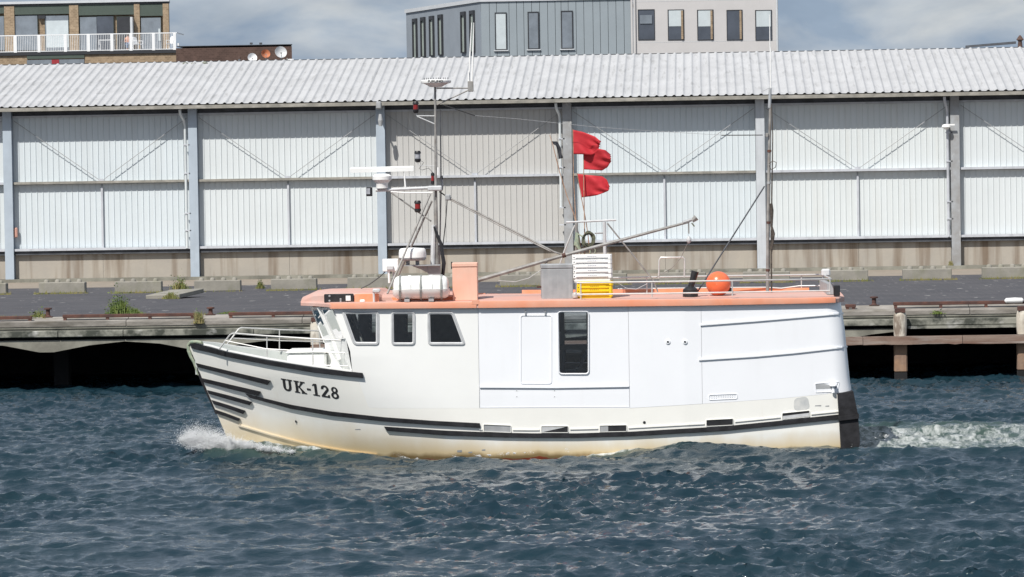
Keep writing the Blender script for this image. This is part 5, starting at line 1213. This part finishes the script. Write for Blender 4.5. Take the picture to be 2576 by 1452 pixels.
# grey box
a, c = BP(1363, 756, -1.55), BP(1441, 664, -1.55); w = c.x - a.x; h_ = c.z - a.z
gb = thing('equipment_box', 'grey metal box with a pale streak beside the fish crates', 'box', to_world((a.x + w / 2, -1.55, a.z)), BETA + R(3))
b = MB(); b.bbox(-w / 2, w / 2, 0, .45, .02, h_ - .09, .012); b.build('box_body', 'greyp', gb)
b = MB(); b.bbox(-w / 2 - .004, w / 2 + .004, -.006, .456, h_ - .088, h_, .015); b.build('box_lid', 'greyp', gb)
b = MB(); b.box(-w / 2 - .09, -w / 2, .1, .16, .24, .28); b.build('box_latch', 'steelrust', gb)
# fish crates: white on yellow
def crate(mat, pm, w=.775, d=.45):
    t = thing('fish_crate', 'x', 'crate'); hh = .165
    prof = [(.92, 0), (.935, .075), (.965, .078), (1, .082), (1, .155), (1.0, hh), (.955, hh), (.94, .02)]
    def sec(s, z):
        x = w / 2 * s; y = d / 2 * (s if s < .97 else s); e = .03
        return [(-x + e, -y, z), (x - e, -y, z), (x, -y + e, z), (x, y - e, z), (x - e, y, z), (-x + e, y, z), (-x, y - e, z), (-x, -y + e, z)]
    b = MB(); b.loft([sec(s, z) for s, z in prof]); b.build('crate_body', mat, t)
    for y0 in (-1, 1):
        b = MB(); yy = y0 * d / 2
        b.prism([(-w * .37, .150), (w * .30, .150), (w * .345, .128), (w * .38, .124), (w * .38, .110), (-w * .42, .110), (-w * .42, .124), (-w * .40, .130)], lambda x, z: Vector((x, yy - y0 * .002, z)), lambda x, z: Vector((x, yy + y0 * .022, z - .003)))
        b.build('grip_ledge', mat, t)
    b = MB()
    for k in range(5): 
        x = -.09 + k * .036; b.box(x, x + .026, -d / 2 - .025, -d / 2 - .021, .136, .145)
    b.build('print', pm, t)
    b = MB(); b.lathe([(.011, 0), (.011, .005)], 8, (-w * .455, -d / 2 + .0, .118), Matrix.Rotation(R(90), 4, 'X')); b.build('drain_hole', 'black', t)
    return t
yc = BP(1492, 757, -1.5); names_w = ['lowest white fish crate, resting on the yellow crates', 'white fish crate directly above the lowest white one', 'middle white fish crate of the white stack', 'white fish crate just under the topmost one', 'topmost white fish crate of the stack on the boat roof']
names_y = ['lowest yellow fish crate, standing on the orange roof', 'second yellow fish crate up from the orange roof', 'third yellow fish crate up from the orange roof', 'topmost yellow fish crate, under the white crates']
protoY = crate('yellow', 'printy', .70, .44); protoW = crate('whitep', 'print')
z = yc.z; py_ = .0735
for k in range(4):
    c_ = protoY if k == 0 else copy_tree(protoY); c_['label'] = names_y[k]; c_['group'] = 'stacked fish crates on the boat roof'
    c_.location = to_world((BP(1497, 740, -1.5).x + random.uniform(-.008, .008), -1.3 + random.uniform(-.01, .01), z)); c_.rotation_euler = (0, 0, BETA + R(random.uniform(-1, 1))); z += py_
z = BP(1490, 710, -1.5).z; pw = (BP(1490, 641, -1.5).z - z - .165) / 4
for k in range(5):
    c_ = protoW if k == 0 else copy_tree(protoW); c_['label'] = names_w[k]; c_['group'] = 'stacked fish crates on the boat roof'
    c_.location = to_world((BP(1490, 680, -1.5).x + random.uniform(-.006, .006), -1.3 + random.uniform(-.01, .01), z)); c_.rotation_euler = (0, 0, BETA + R(random.uniform(-.8, .8))); z += pw
# steel float ball by the crates
q = on_roof(1447, -1.6); t = thing('steel_float', 'small shiny float wedged between grey box and yellow crates', 'float', to_world(q), BETA)
b = MB(); b.lathe([(.01, 0), (.05, .02), (.065, .065), (.05, .11), (.01, .13)], 14, (0, 0, 0)); b.build('float_shell', 'steel', t, smooth=True); b = MB(); b.tube([(.05, 0, .08), (.13, -.05, .075)], .035, 8); b.build('float_eye', 'steel', t, smooth=True)
# orange ball buoy
c = BP(1807, 714, -1.0); r_ = 31.5 * PXB
t = thing('ball_buoy', 'large orange inflatable ball buoy resting behind the roof rail', 'buoy', to_world((c.x, c.y, c.z - r_)), BETA)
b = MB(); b.lathe([(r_ * math.sin(math.pi * k / 24), r_ - r_ * math.cos(math.pi * k / 24)) for k in range(1, 24)], 36, (0, 0, 0), Matrix.Translation((0, 0, r_)) @ Matrix.Rotation(R(60), 4, 'Y') @ Matrix.Translation((0, 0, -r_))); b.build('ball', 'buoy', t, smooth='all')
b = MB(); b.lathe([(.05, -.01), (.055, .02), (.035, .05), (.01, .055)], 12, (r_ * .87, .02, r_ * .5), Matrix.Rotation(R(110), 4, 'Y')); b.build('buoy_neck', 'black', t, smooth=True)
# marker flags
def flag(lab, pole, top, bot, y, mat, cat='flag', amp=.05, ph=0, pr=1.6):
    base = BP(pole[-1][0], pole[-1][1], y); t = thing('marker_flag', lab, cat, to_world(base), BETA, 'marker flags on poles at the gallows frame')
    b = MB(); b.tube([BP(u, v, y) - base for u, v in pole], [pr * PXB * (.7 + .3 * k / (len(pole) - 1)) for k in range(len(pole))], 6); b.build('flag_pole', 'rustpole', t)
    n, m = 26, 14; T_, B_ = resample(top, n), resample(bot, n); b = MB(); vs = []; fs = []
    for i in range(n):
        for j in range(m):
            s = j / (m - 1); u = T_[i][0] + (B_[i][0] - T_[i][0]) * s; v = T_[i][1] + (B_[i][1] - T_[i][1]) * s; q = i / (n - 1)
            yy = amp * min(1, q * 2.0) * (math.sin(q * 5.2 - s * 3.6 + ph) + .42 * math.sin(q * 11 - s * 8.5 + ph * 2 + math.sin(s * 3)) + .22 * q * math.sin(s * 17 - q * 6 + ph))
            u += 1.3 * q * math.sin(s * 21 + ph); vs.append(BP(u, v, y + yy) - base)
    for i in range(n - 1):
        for j in range(m - 1): fs.append((i * m + j, (i + 1) * m + j, (i + 1) * m + j + 1, i * m + j + 1))
    b.add(vs, fs); o = b.build('cloth', mat, t, smooth='all'); o.modifiers.new('solid', 'SOLIDIFY').thickness = .004
    return t
flag('highest red marker flag, furthest up beside the weathered column', [(1441, 325), (1443, 450), (1449, 560), (1453, 640), (1456, 735)], [(1441.5, 327), (1466, 332), (1485, 339), (1497, 344), (1511, 356)], [(1441.5, 388), (1465, 388.5), (1487, 390.5), (1497, 387), (1506, 376)], .28, 'red', ph=.4)
flag('middle red marker flag, overlapped by the highest one', [(1468, 389), (1468.5, 470), (1470, 560), (1471, 640), (1472, 735)], [(1468, 389), (1487, 388), (1505, 374), (1522, 378), (1536, 390)], [(1469, 426.5), (1488, 427.5), (1515, 429.5), (1529, 421), (1537, 407)], .34, 'red', ph=2.1)
flag('lowest red marker flag, hoisted on the leaning pole', [(1452, 436), (1463, 500), (1473.5, 553), (1479, 590), (1484, 640), (1490, 735)], [(1452.5, 437.5), (1484, 441), (1516, 444), (1527, 452), (1534, 468)], [(1464, 497), (1484, 494.5), (1502, 491.5), (1518, 486), (1531, 480)], .40, 'red', ph=3.6)
flag('small black pennant on the slanting rusty pole', [(1383, 340), (1390, 362), (1407, 430), (1426, 492), (1444, 540), (1458, 600), (1470, 735)], [(1388, 355.5), (1402, 356), (1410, 372), (1414.5, 398)], [(1391.5, 363), (1398, 366), (1403, 380), (1405, 400)], .3, 'blackcloth', amp=.02, ph=1)
# rope coil hung on the frame
p = BP(1481, 603, .05); t = thing('rope_coil', 'dark green rope coil hanging from the gallows frame', 'rope', to_world((p.x, .05, p.z)), BETA)
b = MB()
for k in range(9):
    rx, rz_ = random.uniform(.085, .125), random.uniform(.12, .165); ox, oz, oy = random.uniform(-.03, .03), random.uniform(-.03, .03), random.uniform(-.05, .05)
    b.tube([(ox + rx * math.cos(a * .3491), oy + .02 * math.sin(a), oz + rz_ * math.sin(a * .3491)) for a in range(19)], .011, 5, cap=False)
b.build('coil', 'dkrope', t, smooth=True)
b = MB(); b.tube([(-.1, 0, .05), (-.22, .02, .12), (-.24, .02, -.1), (-.18, .0, -.2)], [.02, .05, .06, .03], 7); b.build('hung_net', 'rope', t, smooth=True)
b = MB(); b.tube([(0, 0, -.13), (.03, 0, -.25), (.01, 0, -.31)], .012, 5); b.tube([(.08, 0, -.1), (.13, 0, -.22), (.1, 0, -.33)], .01, 5); b.build('loose_tail', 'rope', t)

# ================================================================== SPRAY
def spray(name, lab, path, n, seed, smin=.012, smax=.045, low=0):
    r2 = random.Random(seed); b = MB(); cat = 'spray'
    d = [0]
    for i in range(1, len(path)): d.append(d[-1] + math.hypot(path[i][0] - path[i - 1][0], path[i][1] - path[i - 1][1]))
    us, vs_, sp, ys = zip(*[(p[0], p[1], p[2], p[3]) for p in path])
    wts = np.array([np.interp(t, d, sp) for t in np.linspace(0, d[-1], 100)]); cum = np.cumsum(wts) / wts.sum()
    ncl = max(8, n // 110); k = 0
    for q_ in range(ncl):
        t = float(np.interp(r2.random(), cum, np.linspace(0, d[-1], 100)))
        u = np.interp(t, d, us); v = np.interp(t, d, vs_); s_ = float(np.interp(t, d, sp)); y = np.interp(t, d, ys)
        hgt = abs(r2.gauss(0, .5)) * s_; u += r2.gauss(0, .28) * s_
        cc = BP(u, v - hgt + low * (s_ / 42) * r2.random(), y + r2.gauss(0, .25) * s_ * PXB * 3)
        sg = r2.uniform(.25, 1) * (.022 + .0016 * s_); jet = Vector((r2.gauss(-.5, .6), r2.gauss(-.3, .6), abs(r2.gauss(.5, .5)))) * (.05 + .0022 * s_) * (1 if r2.random() < .3 else .25)
        far = min(1, hgt / (s_ * 1.0)); m_ = int(r2.uniform(30, 190) * (1.15 - far))
        for _ in range(m_):
            g_ = abs(r2.gauss(0, 1)); c = cc + Vector((r2.gauss(0, sg * 1.3), r2.gauss(0, sg), r2.gauss(0, sg * .75))) + jet * g_
            r = r2.uniform(smin, smax) * (1 - .6 * far) / (1 + .5 * g_)
            ax = [Vector((r2.gauss(0, 1), r2.gauss(0, 1), r2.gauss(0, 1))).normalized() for _ in range(3)]
            P = [to_world(c + a_ * r * q) for a_ in ax for q in (r2.uniform(.6, 1.2), -r2.uniform(.6, 1.2))]
            b.add(P, [(0, 2, 4), (2, 1, 4), (1, 3, 4), (3, 0, 4), (2, 0, 5), (1, 2, 5), (3, 1, 5), (0, 3, 5)])
    m = bpy.data.materials.get('white_water') or M('white_water', (.93, .94, .95), 1.0, var=.01, vsc=8, spec=.1)
    if 'soft' not in m:
        m['soft'] = 1; t_ = m.node_tree; pb_ = t_.nodes['Principled BSDF']; tr = t_.nodes.new('ShaderNodeBsdfTranslucent'); tr.inputs[0].default_value = (.86, .88, .90, 1)
        mi = t_.nodes.new('ShaderNodeMixShader'); mi.inputs[0].default_value = .22; t_.links.new(pb_.outputs[0], mi.inputs[1]); t_.links.new(tr.outputs[0], mi.inputs[2]); t_.links.new(mi.outputs[0], t_.nodes['Material Output'].inputs[0])
    o = b.build(name, m, smooth='all'); tag(o, lab, cat, kind='stuff')
spray('bow_spray', 'white burst of bow spray thrown up ahead of the stem', [(462, 1102, 12, -.75), (480, 1104, 30, -.7), (505, 1104, 42, -.7), (540, 1106, 34, -.85), (580, 1112, 22, -1.1), (620, 1119, 13, -1.35), (660, 1126, 9, -1.6), (700, 1132, 5.5, -1.8), (740, 1138, 2.5, -1.95)], 60000, 3, .004, .015, low=30)
spray('side_foam', 'small broken foam crests along the hull waterline', [(870, 1150, 2.5, -2.15), (945, 1152, 4, -2.2), (1090, 1157, 2, -2.25), (1170, 1152, 4, -2.2), (1240, 1146, 5, -2.2), (1330, 1139, 3, -2.2), (1500, 1128, 1.5, -2.3)], 1800, 5, .004, .012)
spray('wake_spray', 'churned white wash close behind the stern', [(2140, 1124, 3, -2.0), (2180, 1112, 4, -1.6), (2230, 1098, 5, -1.0), (2300, 1090, 4, -.6)], 900, 6, .004, .013)

# ================================================================== TOWN BEHIND
# ---- brick apartment block
YA = 250.0; kA = YA / F
def AP(u, v, y=0): p = PY(u, v, YA + y); return Vector((p.x, y, p.z))
ap = thing('apartment_block', 'tan brick apartment block with green fascia and a railed roof terrace', 'building', (0, YA, 0))
def wedge(b, a, c, y0, y1, Y):
    """box whose gable end runs back obliquely, as the block turns away"""
    k = (Y + y1) / (Y + y0) if y1 - y0 > 2 else 1; xb = c.x * k - (.25 if k > 1 else 0)
    b.add([(a.x, y0, a.z), (c.x, y0, a.z), (xb, y1, a.z), (a.x, y1, a.z), (a.x, y0, c.z), (c.x, y0, c.z), (xb, y1, c.z), (a.x, y1, c.z)], [(0, 1, 5, 4), (1, 2, 6, 5), (2, 3, 7, 6), (3, 0, 4, 7), (4, 5, 6, 7), (0, 3, 2, 1)])
def abox(u0, v0, u1, v1, y0, y1, mat, name, par=ap, ins=0):
    a, c = AP(u0, v1, y0), AP(u1, v0, y0); b = MB(); wedge(b, a, c, y0, y1, YA); return b.build(name, mat, par)
tl = lambda u: 8 - .0 * u
def sl(u): return (u - 212) * .0098          # roof edge falls slightly in the photo
abox(-160, 8, 424.5, 200, .3, 12, 'brick', 'wall')
abox(-162, 3.5, 426, 8, -.12, 12.1, 'trim', 'roof_edge')
abox(-162, 8.2, 425.5, 11, -.04, .29, 'winframe', 'roof_shadow_gap')
for u0, u1 in ((17, 44), (224, 249), (429 * 1.0, 445)) : pass
for ua, ub in ((17, 45), (223, 248.5), (430 * 1.0 * .97, 443 * .967), (519 * .99, 536 * 1.0)): pass
S_ = 560 / 2576 * .78922
pilz = [(75, 205), (1028, 1145), (1978, 2045), (2400, 2470)]
for a_, c_ in pilz: abox(a_ * S_, 8.5, c_ * S_, 160, -.02, .29, 'brick', 'pier')
for a_, c_ in ((-900, 75), (205, 1028), (1145, 1978), (2045, 2400)): abox(a_ * S_, 9.5, c_ * S_, 37 + max(0, a_) * .0018, .03, .28, 'fascia', 'fascia_panel')
def awin(x0, y0, x1, y1, mat, fr=6, parts=None):
    f_ = abox((x0 - fr) * S_, (y0 - fr) * S_, (x1 + fr) * S_, (y1 + fr) * S_, .12, .29, 'fascia', 'window')
    abox(x0 * S_, y0 * S_, x1 * S_, y1 * S_, .10, .119, mat, 'pane', f_); return f_
awin(-140, 240, 55, 740, 'winmid'); awin(220, 228, 545, 740, 'winmid')
f_ = awin(670, 228, 1000, 740, 'winmid'); abox(685 * S_, 300 * S_, 1000 * S_, 700 * S_, .08, .099, 'winlight', 'blind', f_)
awin(1180, 250, 1415, 740, 'winmid'); awin(1430, 240, 1660, 740, 'winglass')
abox(560 * S_, 225 * S_, 660 * S_, 275 * S_, .0, .29, 'winframe', 'vent_cover')
d_ = awin(1725, 245, 1905, 745, 'winframe'); d_.name = 'door_opening'
abox(1915 * S_, 250 * S_, 1940 * S_, 745 * S_, -.55, .10, 'trim', 'door_leaf')
f_ = awin(2075, 260, 2355, 740, 'winmid'); abox(2325 * S_, 420 * S_, 2350 * S_, 600 * S_, .06, .09, 'winlight', 'curtain', f_)
# terrace and the storey below
TY = -3.0
abox(-160, 126, 443, 133, TY, .3, 'trim', 'terrace_edge'); abox(-160, 133, 470, 250, TY + .1, .28, 'brick', 'lower_storey'); abox(-162, 132.4, 474, 135.5, TY - .02, TY + .6, 'winframe', 'terrace_coping')
f_ = abox(395 * S_, 790 * S_, 1235 * S_, 868 * S_, TY + .02, TY + .09, 'fascia', 'lower_fascia'); abox(395 * S_, 868 * S_, 1235 * S_, 1000 * S_, TY + .05, TY + .095, 'winmid', 'lower_window'); abox(760 * S_, 875 * S_, 865 * S_, 1000 * S_, TY + .02, TY + .045, M('red_poster', (.30, .02, .03), .6), 'red_panel')
# balustrade
bl_ = bpy.data.objects.new('balustrade', None); col.objects.link(bl_); bl_.parent = ap
zr0, zr1, zr2 = 742 * S_, 505 * S_, 535 * S_
def hz(u): return .0118 * (u - 220)
a, c = AP(-160, 0, TY).x, AP(443, 0, TY).x; zt1 = AP(220, 505 * S_, TY).z; zb1_ = AP(220, 742 * S_, TY).z
b = MB(); b.box(a, c, TY - .03, TY + .05, zt1 - .03, zt1 + .03); b.build('top_rail', 'rail', bl_); b = MB(); b.box(a, c, TY - .02, TY + .03, zb1_ - .02, zb1_ + .02); b.build('bottom_rail', 'rail', bl_)
for xx2 in (-170, 225, 570, 960, 1298, 1640, 1920, 2250, 2560):
    x = AP(xx2 * S_, 100, TY).x; MB().box(x - .10, x + .10, TY - .05, TY + .03, zb1_ - .06, zt1 - .031).build('rail_post', 'rail', bl_)
b = MB(); x = a
while x < c:
    b.box(x - .011, x + .011, TY - .01, TY + .01, zb1_ + .02, zt1 - .03); x += .115
o = b.build('balusters', 'rail', bl_); o['kind'] = 'stuff'
b = MB(); b.box(c - .05, c + .02, TY, .3, zt1 - .03, zt1 + .03); b.box(c - .03, c, TY, .3, zb1_ - .02, zb1_ + .02)
b.build('side_rail', 'rail', bl_)
zfl_ = AP(220, 128.5, TY).z
def chair(u, lab, rz):
    x = AP(u, 100, TY + .7).x; t = thing('patio_chair', lab, 'chair', (x, YA + TY + .7, zfl_), rz, 'white plastic chairs on the roof terrace')
    MB().bbox(-.22, .22, -.22, .22, .38, .43, .02).build('seat', 'rail', t)
    b = MB(); b.loft([[(-.2, .19, .43), (.2, .19, .43), (.2, .23, .43), (-.2, .23, .43)], [(-.23, .25, .7), (.23, .25, .7), (.23, .29, .7), (-.23, .29, .7)], [(-.14, .30, .9), (.14, .30, .9), (.14, .33, .9), (-.14, .33, .9)]]); b.build('backrest', 'rail', t)
    for sx in (-1, 1):
        for sy in (-1, 1): b = MB(); b.tube([(sx * .24, sy * .24, 0), (sx * .2, sy * .2, .4)], .022, 6); b.build('leg', 'rail', t)
        b = MB(); b.tube([(sx * .24, -.2, .4), (sx * .25, -.2, .62), (sx * .25, .24, .64)], .02, 6); b.build('armrest', 'rail', t)
chair(347, 'white plastic chair turned sideways near the open terrace door', R(60)); chair(430, 'white plastic chair at the corner of the terrace railing', R(-20))
x = AP(268, 100, TY + .9).x; t = thing('terrace_table', 'white garden table on the roof terrace under the dark window', 'table', (x, YA + TY + .9, zfl_))
MB().bbox(-.5, .5, -.35, .35, .70, .74, .01).build('table_top', 'rail', t)
for sx in (-1, 1):
    for sy in (-1, 1): MB().box(sx * .45 - .02, sx * .45 + .02, sy * .3 - .02, sy * .3 + .02, 0, .70).build('leg', 'rail', t)
# person seated behind the railing
def skinned(name, verts, edges, radii, mat, par, sub=2):
    me = bpy.data.meshes.new(name); me.from_pydata(verts, edges, []); o = bpy.data.objects.new(name, me); col.objects.link(o)
    o.modifiers.new('s', 'SKIN'); sv = me.skin_vertices[0].data
    for k, r in enumerate(radii): sv[k].radius = (r, r)
    sv[0].use_root = True; o.modifiers.new('d', 'SUBSURF').levels = sub; bpy.context.view_layer.update()
    m2 = bpy.data.meshes.new_from_object(o.evaluated_get(bpy.context.evaluated_depsgraph_get())); bpy.data.objects.remove(o)
    m2.materials.clear(); m2.materials.append(mt[mat]); m2.polygons.foreach_set('use_smooth', [True] * len(m2.polygons))
    o = bpy.data.objects.new(name, m2); col.objects.link(o); o.parent = par; return o
x = AP(322, 100, TY + .8).x; pt = thing('person', 'bare armed person in blue trousers sitting behind the white terrace railing', 'person', (x, YA + TY + .8, zfl_), R(15))
V_ = [(0, 0, .50), (0, -.02, .72), (0, 0, .95), (0, -.02, 1.03), (0, -.04, 1.13), (.19, 0, .92), (.24, -.08, .68), (.15, -.3, .66), (-.19, 0, .92), (-.25, -.06, .68), (-.2, -.3, .64), (.1, -.02, .48), (.13, -.42, .49), (.13, -.44, .08), (.13, -.55, .04), (-.1, -.02, .48), (-.13, -.42, .49), (-.13, -.42, .08), (-.13, -.53, .04), (.1, -.38, .66), (-.15, -.38, .64)]
E_ = [(0, 1), (1, 2), (2, 3), (3, 4), (2, 5), (5, 6), (6, 7), (7, 19), (2, 8), (8, 9), (9, 10), (10, 20), (0, 11), (11, 12), (12, 13), (13, 14), (0, 15), (15, 16), (16, 17), (17, 18)]
skinned('body', V_, E_, [.15, .15, .14, .06, .10, .065, .05, .038, .065, .05, .038, .1, .075, .05, .04, .1, .075, .05, .04, .03, .03], 'skin', pt)
V2 = [(0, 0, .50), (.1, -.02, .48), (.13, -.42, .49), (.13, -.44, .14), (-.1, -.02, .48), (-.13, -.42, .49), (-.13, -.42, .14)]
skinned('trousers', V2, [(0, 1), (1, 2), (2, 3), (0, 4), (4, 5), (5, 6)], [.17, .118, .092, .07, .118, .092, .07], 'denim', pt)
b = MB(); b.lathe([(.105, -.02), (.112, .03), (.095, .08), (.05, .11), (.01, .115)], 14, (0, -.025, 1.14)); b.build('hair', 'hair', pt, smooth=True)
MB().bbox(-.22, .22, -.22, .24, .36, .40, .01).build('stool', 'fascia', pt); pt.scale = (.88,) * 3

# ---- low dark brick building with satellite dishes before it
YB = 236.0
def box_at(Y, u0, v0, u1, v1, d, mat, name, par, dy=0):
    a, c = PY(u0, v1, Y), PY(u1, v0, Y); b = MB(); wedge(b, a, c, dy, d, Y); return b.build(name, mat, par)
bb = thing('brick_building', 'low dark brown brick building between the apartments and the grey block', 'building', (0, YB, 0))
box_at(YB, 445, 116.5, 734, 250, 10, 'brickd', 'wall', bb); box_at(YB, 444, 112.5, 735.5, 116.3, 10.1, 'dark', 'roof_edge', bb, -.08)
for u in (632, 656): 
    p = PY(u, 113, YB + .5); b = MB(); b.box(p.x - .08, p.x + .08, .4, .6, p.z + .03, p.z + .14); b.box(p.x - .01, p.x + .01, .48, .52, p.z - .05, p.z + .03); b.build('roof_lamp', 'dark', bb)
p = PY(449, 111, YB + .5); b = MB(); b.lathe([(.06, -.1), (.06, .06)], 10, (p.x, .5, p.z)); b.build('roof_spout', 'rail', bb)
YD = YR + 1.2
def dish(u, v, r, mat, lab, ang):
    p = PY(u, v, YD); t = thing('satellite_dish', lab, 'satellite dish', (p.x, YD, p.z), 0, 'satellite dishes above the warehouse ridge'); rr = r * YD / F
    mx_ = Matrix.Rotation(R(ang), 4, 'Z') @ Matrix.Rotation(R(70), 4, 'X')
    mx_ = mx_; b = MB(); b.lathe([(.02, -.10), (rr * .4, -.075), (rr * .75, -.03), (rr, .03), (rr, .045), (rr * .72, -.01), (rr * .4, -.055), (.01, -.075)], 24, (0, 0, 0), mx_); b.build('reflector', mat, t, smooth=True)
    b = MB(); b.tube([(0, .08, 0), (0, .12, -.2), (0, .12, -.9)], .03, 8); b.build('dish_pole', 'galv', t)
    b = MB(); b.tube([mx_ @ Vector((0, -rr, .0)), mx_ @ Vector((0, -rr * .3, rr * .7))], .012, 6); b.build('feed_arm', 'greyp', t)
    return t
dish(634.5, 146, 12, 'rail', 'small white satellite dish lowest at the ridge', 18); dish(668, 136, 11.5, 'dishrust', 'rusty orange satellite dish between two pale ones', 18); dish(706, 132, 15.5, 'gasket', 'large pale grey satellite dish on twin legs', 22)
p = PY(602, 150, YD); t = thing('vent_pipe', 'thin grey vent pipe with a cap beside the small dish', 'pipe', (p.x, YD, p.z)); b = MB(); b.tube([(0, 0, -.5), (0, 0, .02)], .04, 8); b.build('pipe', 'greyp', t); b = MB(); b.lathe([(.07, .02), (.06, .09), (.02, .11)], 10); b.build('cap', 'brickd', t)
p = PY(732, 150, YD); t = thing('ridge_lamp', 'small white lamp low on the ridge by the large dish', 'lamp', (p.x, YD, p.z)); b = MB(); b.bbox(-.12, .12, -.08, .08, -.15, .02, .03); b.build('lamp_body', 'rail', t); b = MB(); b.tube([(-.14, 0, -.2), (-.14, 0, .06)], .025, 6); b.build('lamp_bracket', 'galv', t)

# ---- grey clad building and the pale wing
YG = 220.0
gB = thing('clad_building', 'blue grey clad building with narrow slit windows behind the warehouse', 'building', (0, YG, 0))
def GP(u, v, y=0): p = PY(u, v, YG + y); return Vector((p.x, y, p.z))
seams = [1210, 1231.5, 1249.5, 1281, 1300, 1318, 1338, 1358, 1378, 1397, 1412, 1430, 1449.5, 1469, 1492, 1510, 1530, 1550, 1570, 1588]
ztop = GP(1400, 1.5).z; zbot = GP(1400, 260).z
for i in range(len(seams) - 1):
    a, c = GP(seams[i], 60).x, GP(seams[i + 1], 60).x; MB().box(a + .012, c - .012, -.03 - .004 * (i % 2), .1, zbot, ztop).build('cladding_panel', 'cladblue', gB)
xl, xr_ = GP(1210, 60).x, GP(1589, 60).x
MB().box(xl, xr_, .101, .3, zbot, ztop).build('backing_wall', 'dark', gB)
pL = PY(1022, 60, YG * 1.062); yL = pL.y - YG
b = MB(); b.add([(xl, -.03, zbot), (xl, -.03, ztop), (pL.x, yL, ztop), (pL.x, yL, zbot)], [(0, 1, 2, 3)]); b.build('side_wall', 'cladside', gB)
b = MB(); b.add([(xl - .06, -.12, ztop), (xr_, -.12, ztop), (xr_, 12, ztop), (pL.x - .1, yL, ztop)], [(0, 1, 2, 3)]); b.add([(xl - .06, -.12, ztop), (xl - .06, -.12, ztop + .22), (pL.x - .1, yL, ztop + .22), (pL.x - .1, yL, ztop)], [(0, 1, 2, 3)]); b.add([(xl - .06, -.12, ztop), (xl - .06, -.12, ztop + .22), (xr_, -.12, ztop + .22), (xr_, -.12, ztop)], [(0, 1, 2, 3)]); b.build('roof_edge', 'trim', gB)
def gwin(u0, v0, u1, v1, mat, Y=0, par=gB, sillw=6, blind=None, fr=2.5):
    a, c = GP(u0, v1, Y), GP(u1, v0, Y); f = fr * YG / F
    b = MB(); 
    for q in ((a.x - f, a.x, a.z - f, c.z + f), (c.x, c.x + f, a.z - f, c.z + f), (a.x, c.x, a.z - f, a.z), (a.x, c.x, c.z, c.z + f)): b.box(q[0], q[1], -.10, -.035, q[2], q[3])
    w = b.build('window', 'winframe', par); MB().box(a.x, c.x, -.075, -.04, a.z, c.z).build('pane', mat, w)
    if sillw: s_ = sillw * YG / F; MB().box(a.x - s_, c.x + s_, -.14, -.035, a.z - f - .06, a.z - f - .002).build('sill', 'trim', w)
    if blind: bz_ = c.z - (c.z - a.z) * blind; MB().box(a.x + .03, c.x - .03, -.085, -.076, bz_, c.z).build('blind', 'winlight', w)
    return w
gwin(1248.5, 34, 1272, 124, 'winlight'); gwin(1331, 32, 1353, 122, 'winmid'); gwin(1414.5, 29.5, 1438.5, 121, 'winmid')
# slit windows of the receding side
for uc, vt, vb in ((1045.5, 56, 145), (1066, 52.5, 142), (1088, 49.5, 139), (1110, 46, 137), (1167.5, 39, 131), (1190, 36, 130)):
    tt = (uc - 1210) / (1022 - 1210); tt = tt * 1 / (1 + .062 * (1 - tt)); c = Vector((xl, -.03, 0)).lerp(Vector((pL.x, yL, 0)), tt); dr = (Vector((pL.x, yL, 0)) - Vector((xl, -.03, 0))).normalized(); nr_ = Vector((-dr.y, dr.x, 0)); nr_ = nr_ if nr_.y < 0 else -nr_
    z1, z0 = PY(uc, vt, c.y + YG).z, PY(uc, vb, c.y + YG).z; b = MB(); w = .30
    def q_(s, o, z): return c + dr * s + nr_ * o + Vector((0, 0, z))
    for s0, s1, za, zb2 in ((-w - .1, -w, z0, z1), (w, w + .1, z0, z1), (-w - .1, w + .1, z1, z1 + .22), (-w - .1, w + .1, z0 - .06, z0)):
        b.add([q_(s0, .0, za), q_(s1, .0, za), q_(s1, .0, zb2), q_(s0, .0, zb2), q_(s0, .12, za), q_(s1, .12, za), q_(s1, .12, zb2), q_(s0, .12, zb2)], [(4, 5, 6, 7), (0, 4, 7, 3), (1, 2, 6, 5), (3, 7, 6, 2), (0, 1, 5, 4)])
    wdw = b.build('slit_window', 'winframe', gB); b = MB(); b.add([q_(-w, .03, z0), q_(w, .03, z0), q_(w, .03, z1), q_(-w, .03, z1)], [(0, 1, 2, 3)]); b.build('pane', M('pale_green_glass', (.33, .38, .35), .2, var=.1) if uc == 1045.5 else bpy.data.materials['pale_green_glass'], wdw)
# pale wing
wing = thing('rendered_building', 'pale pinkish rendered building with five dark windows above the roof', 'building', (0, YG, 0))
a, c = GP(1599, 260), GP(1957, 60); MB().box(a.x, c.x, -.06, 10, zbot, GP(1780, -14).z).build('wall', 'render', wing)
for u in (1590, 1597): 
    x = GP(u, 60).x; b = MB(); b.tube([(x, -.12, zbot), (x, -.12, ztop + .5)], .07, 8); b.build('downpipe', 'render', wing, smooth=True)
x = GP(1955, 60).x; b = MB(); b.tube([(x, -.14, zbot), (x, -.14, ztop + .35)], .06, 8); b.build('downpipe', 'trim', wing, smooth=True)
for k, (u0, u1, bl2) in enumerate(((1607, 1645, .0), (1682, 1719, .55), (1756, 1793, .55), (1830, 1866, 0), (1902, 1940, .55))):
    w_ = gwin(u0, 25 + k * .4, u1, 99.5 + k * .2, 'winglass', -.05, wing, 0, bl2 or None, 1.6)
    if k == 0: a, c = GP(1610, 60), GP(1640, 38); MB().box(a.x, c.x, -.13, -.101, a.z, c.z).build('blind', 'winmid', w_)
    if k in (1, 2, 3): a, c = GP(u1 - 5, 99), GP(u1 - 1, 27); MB().box(a.x, c.x, -.16, -.1, a.z, c.z).build('open_sash', 'brick' if k else 'trim', w_)
for v in (2, 105): a = GP(1780, v); MB().box(GP(1600, v).x, GP(1955, v).x, -.066, -.0605, a.z, a.z + .02).build('render_joint', 'trim', wing)
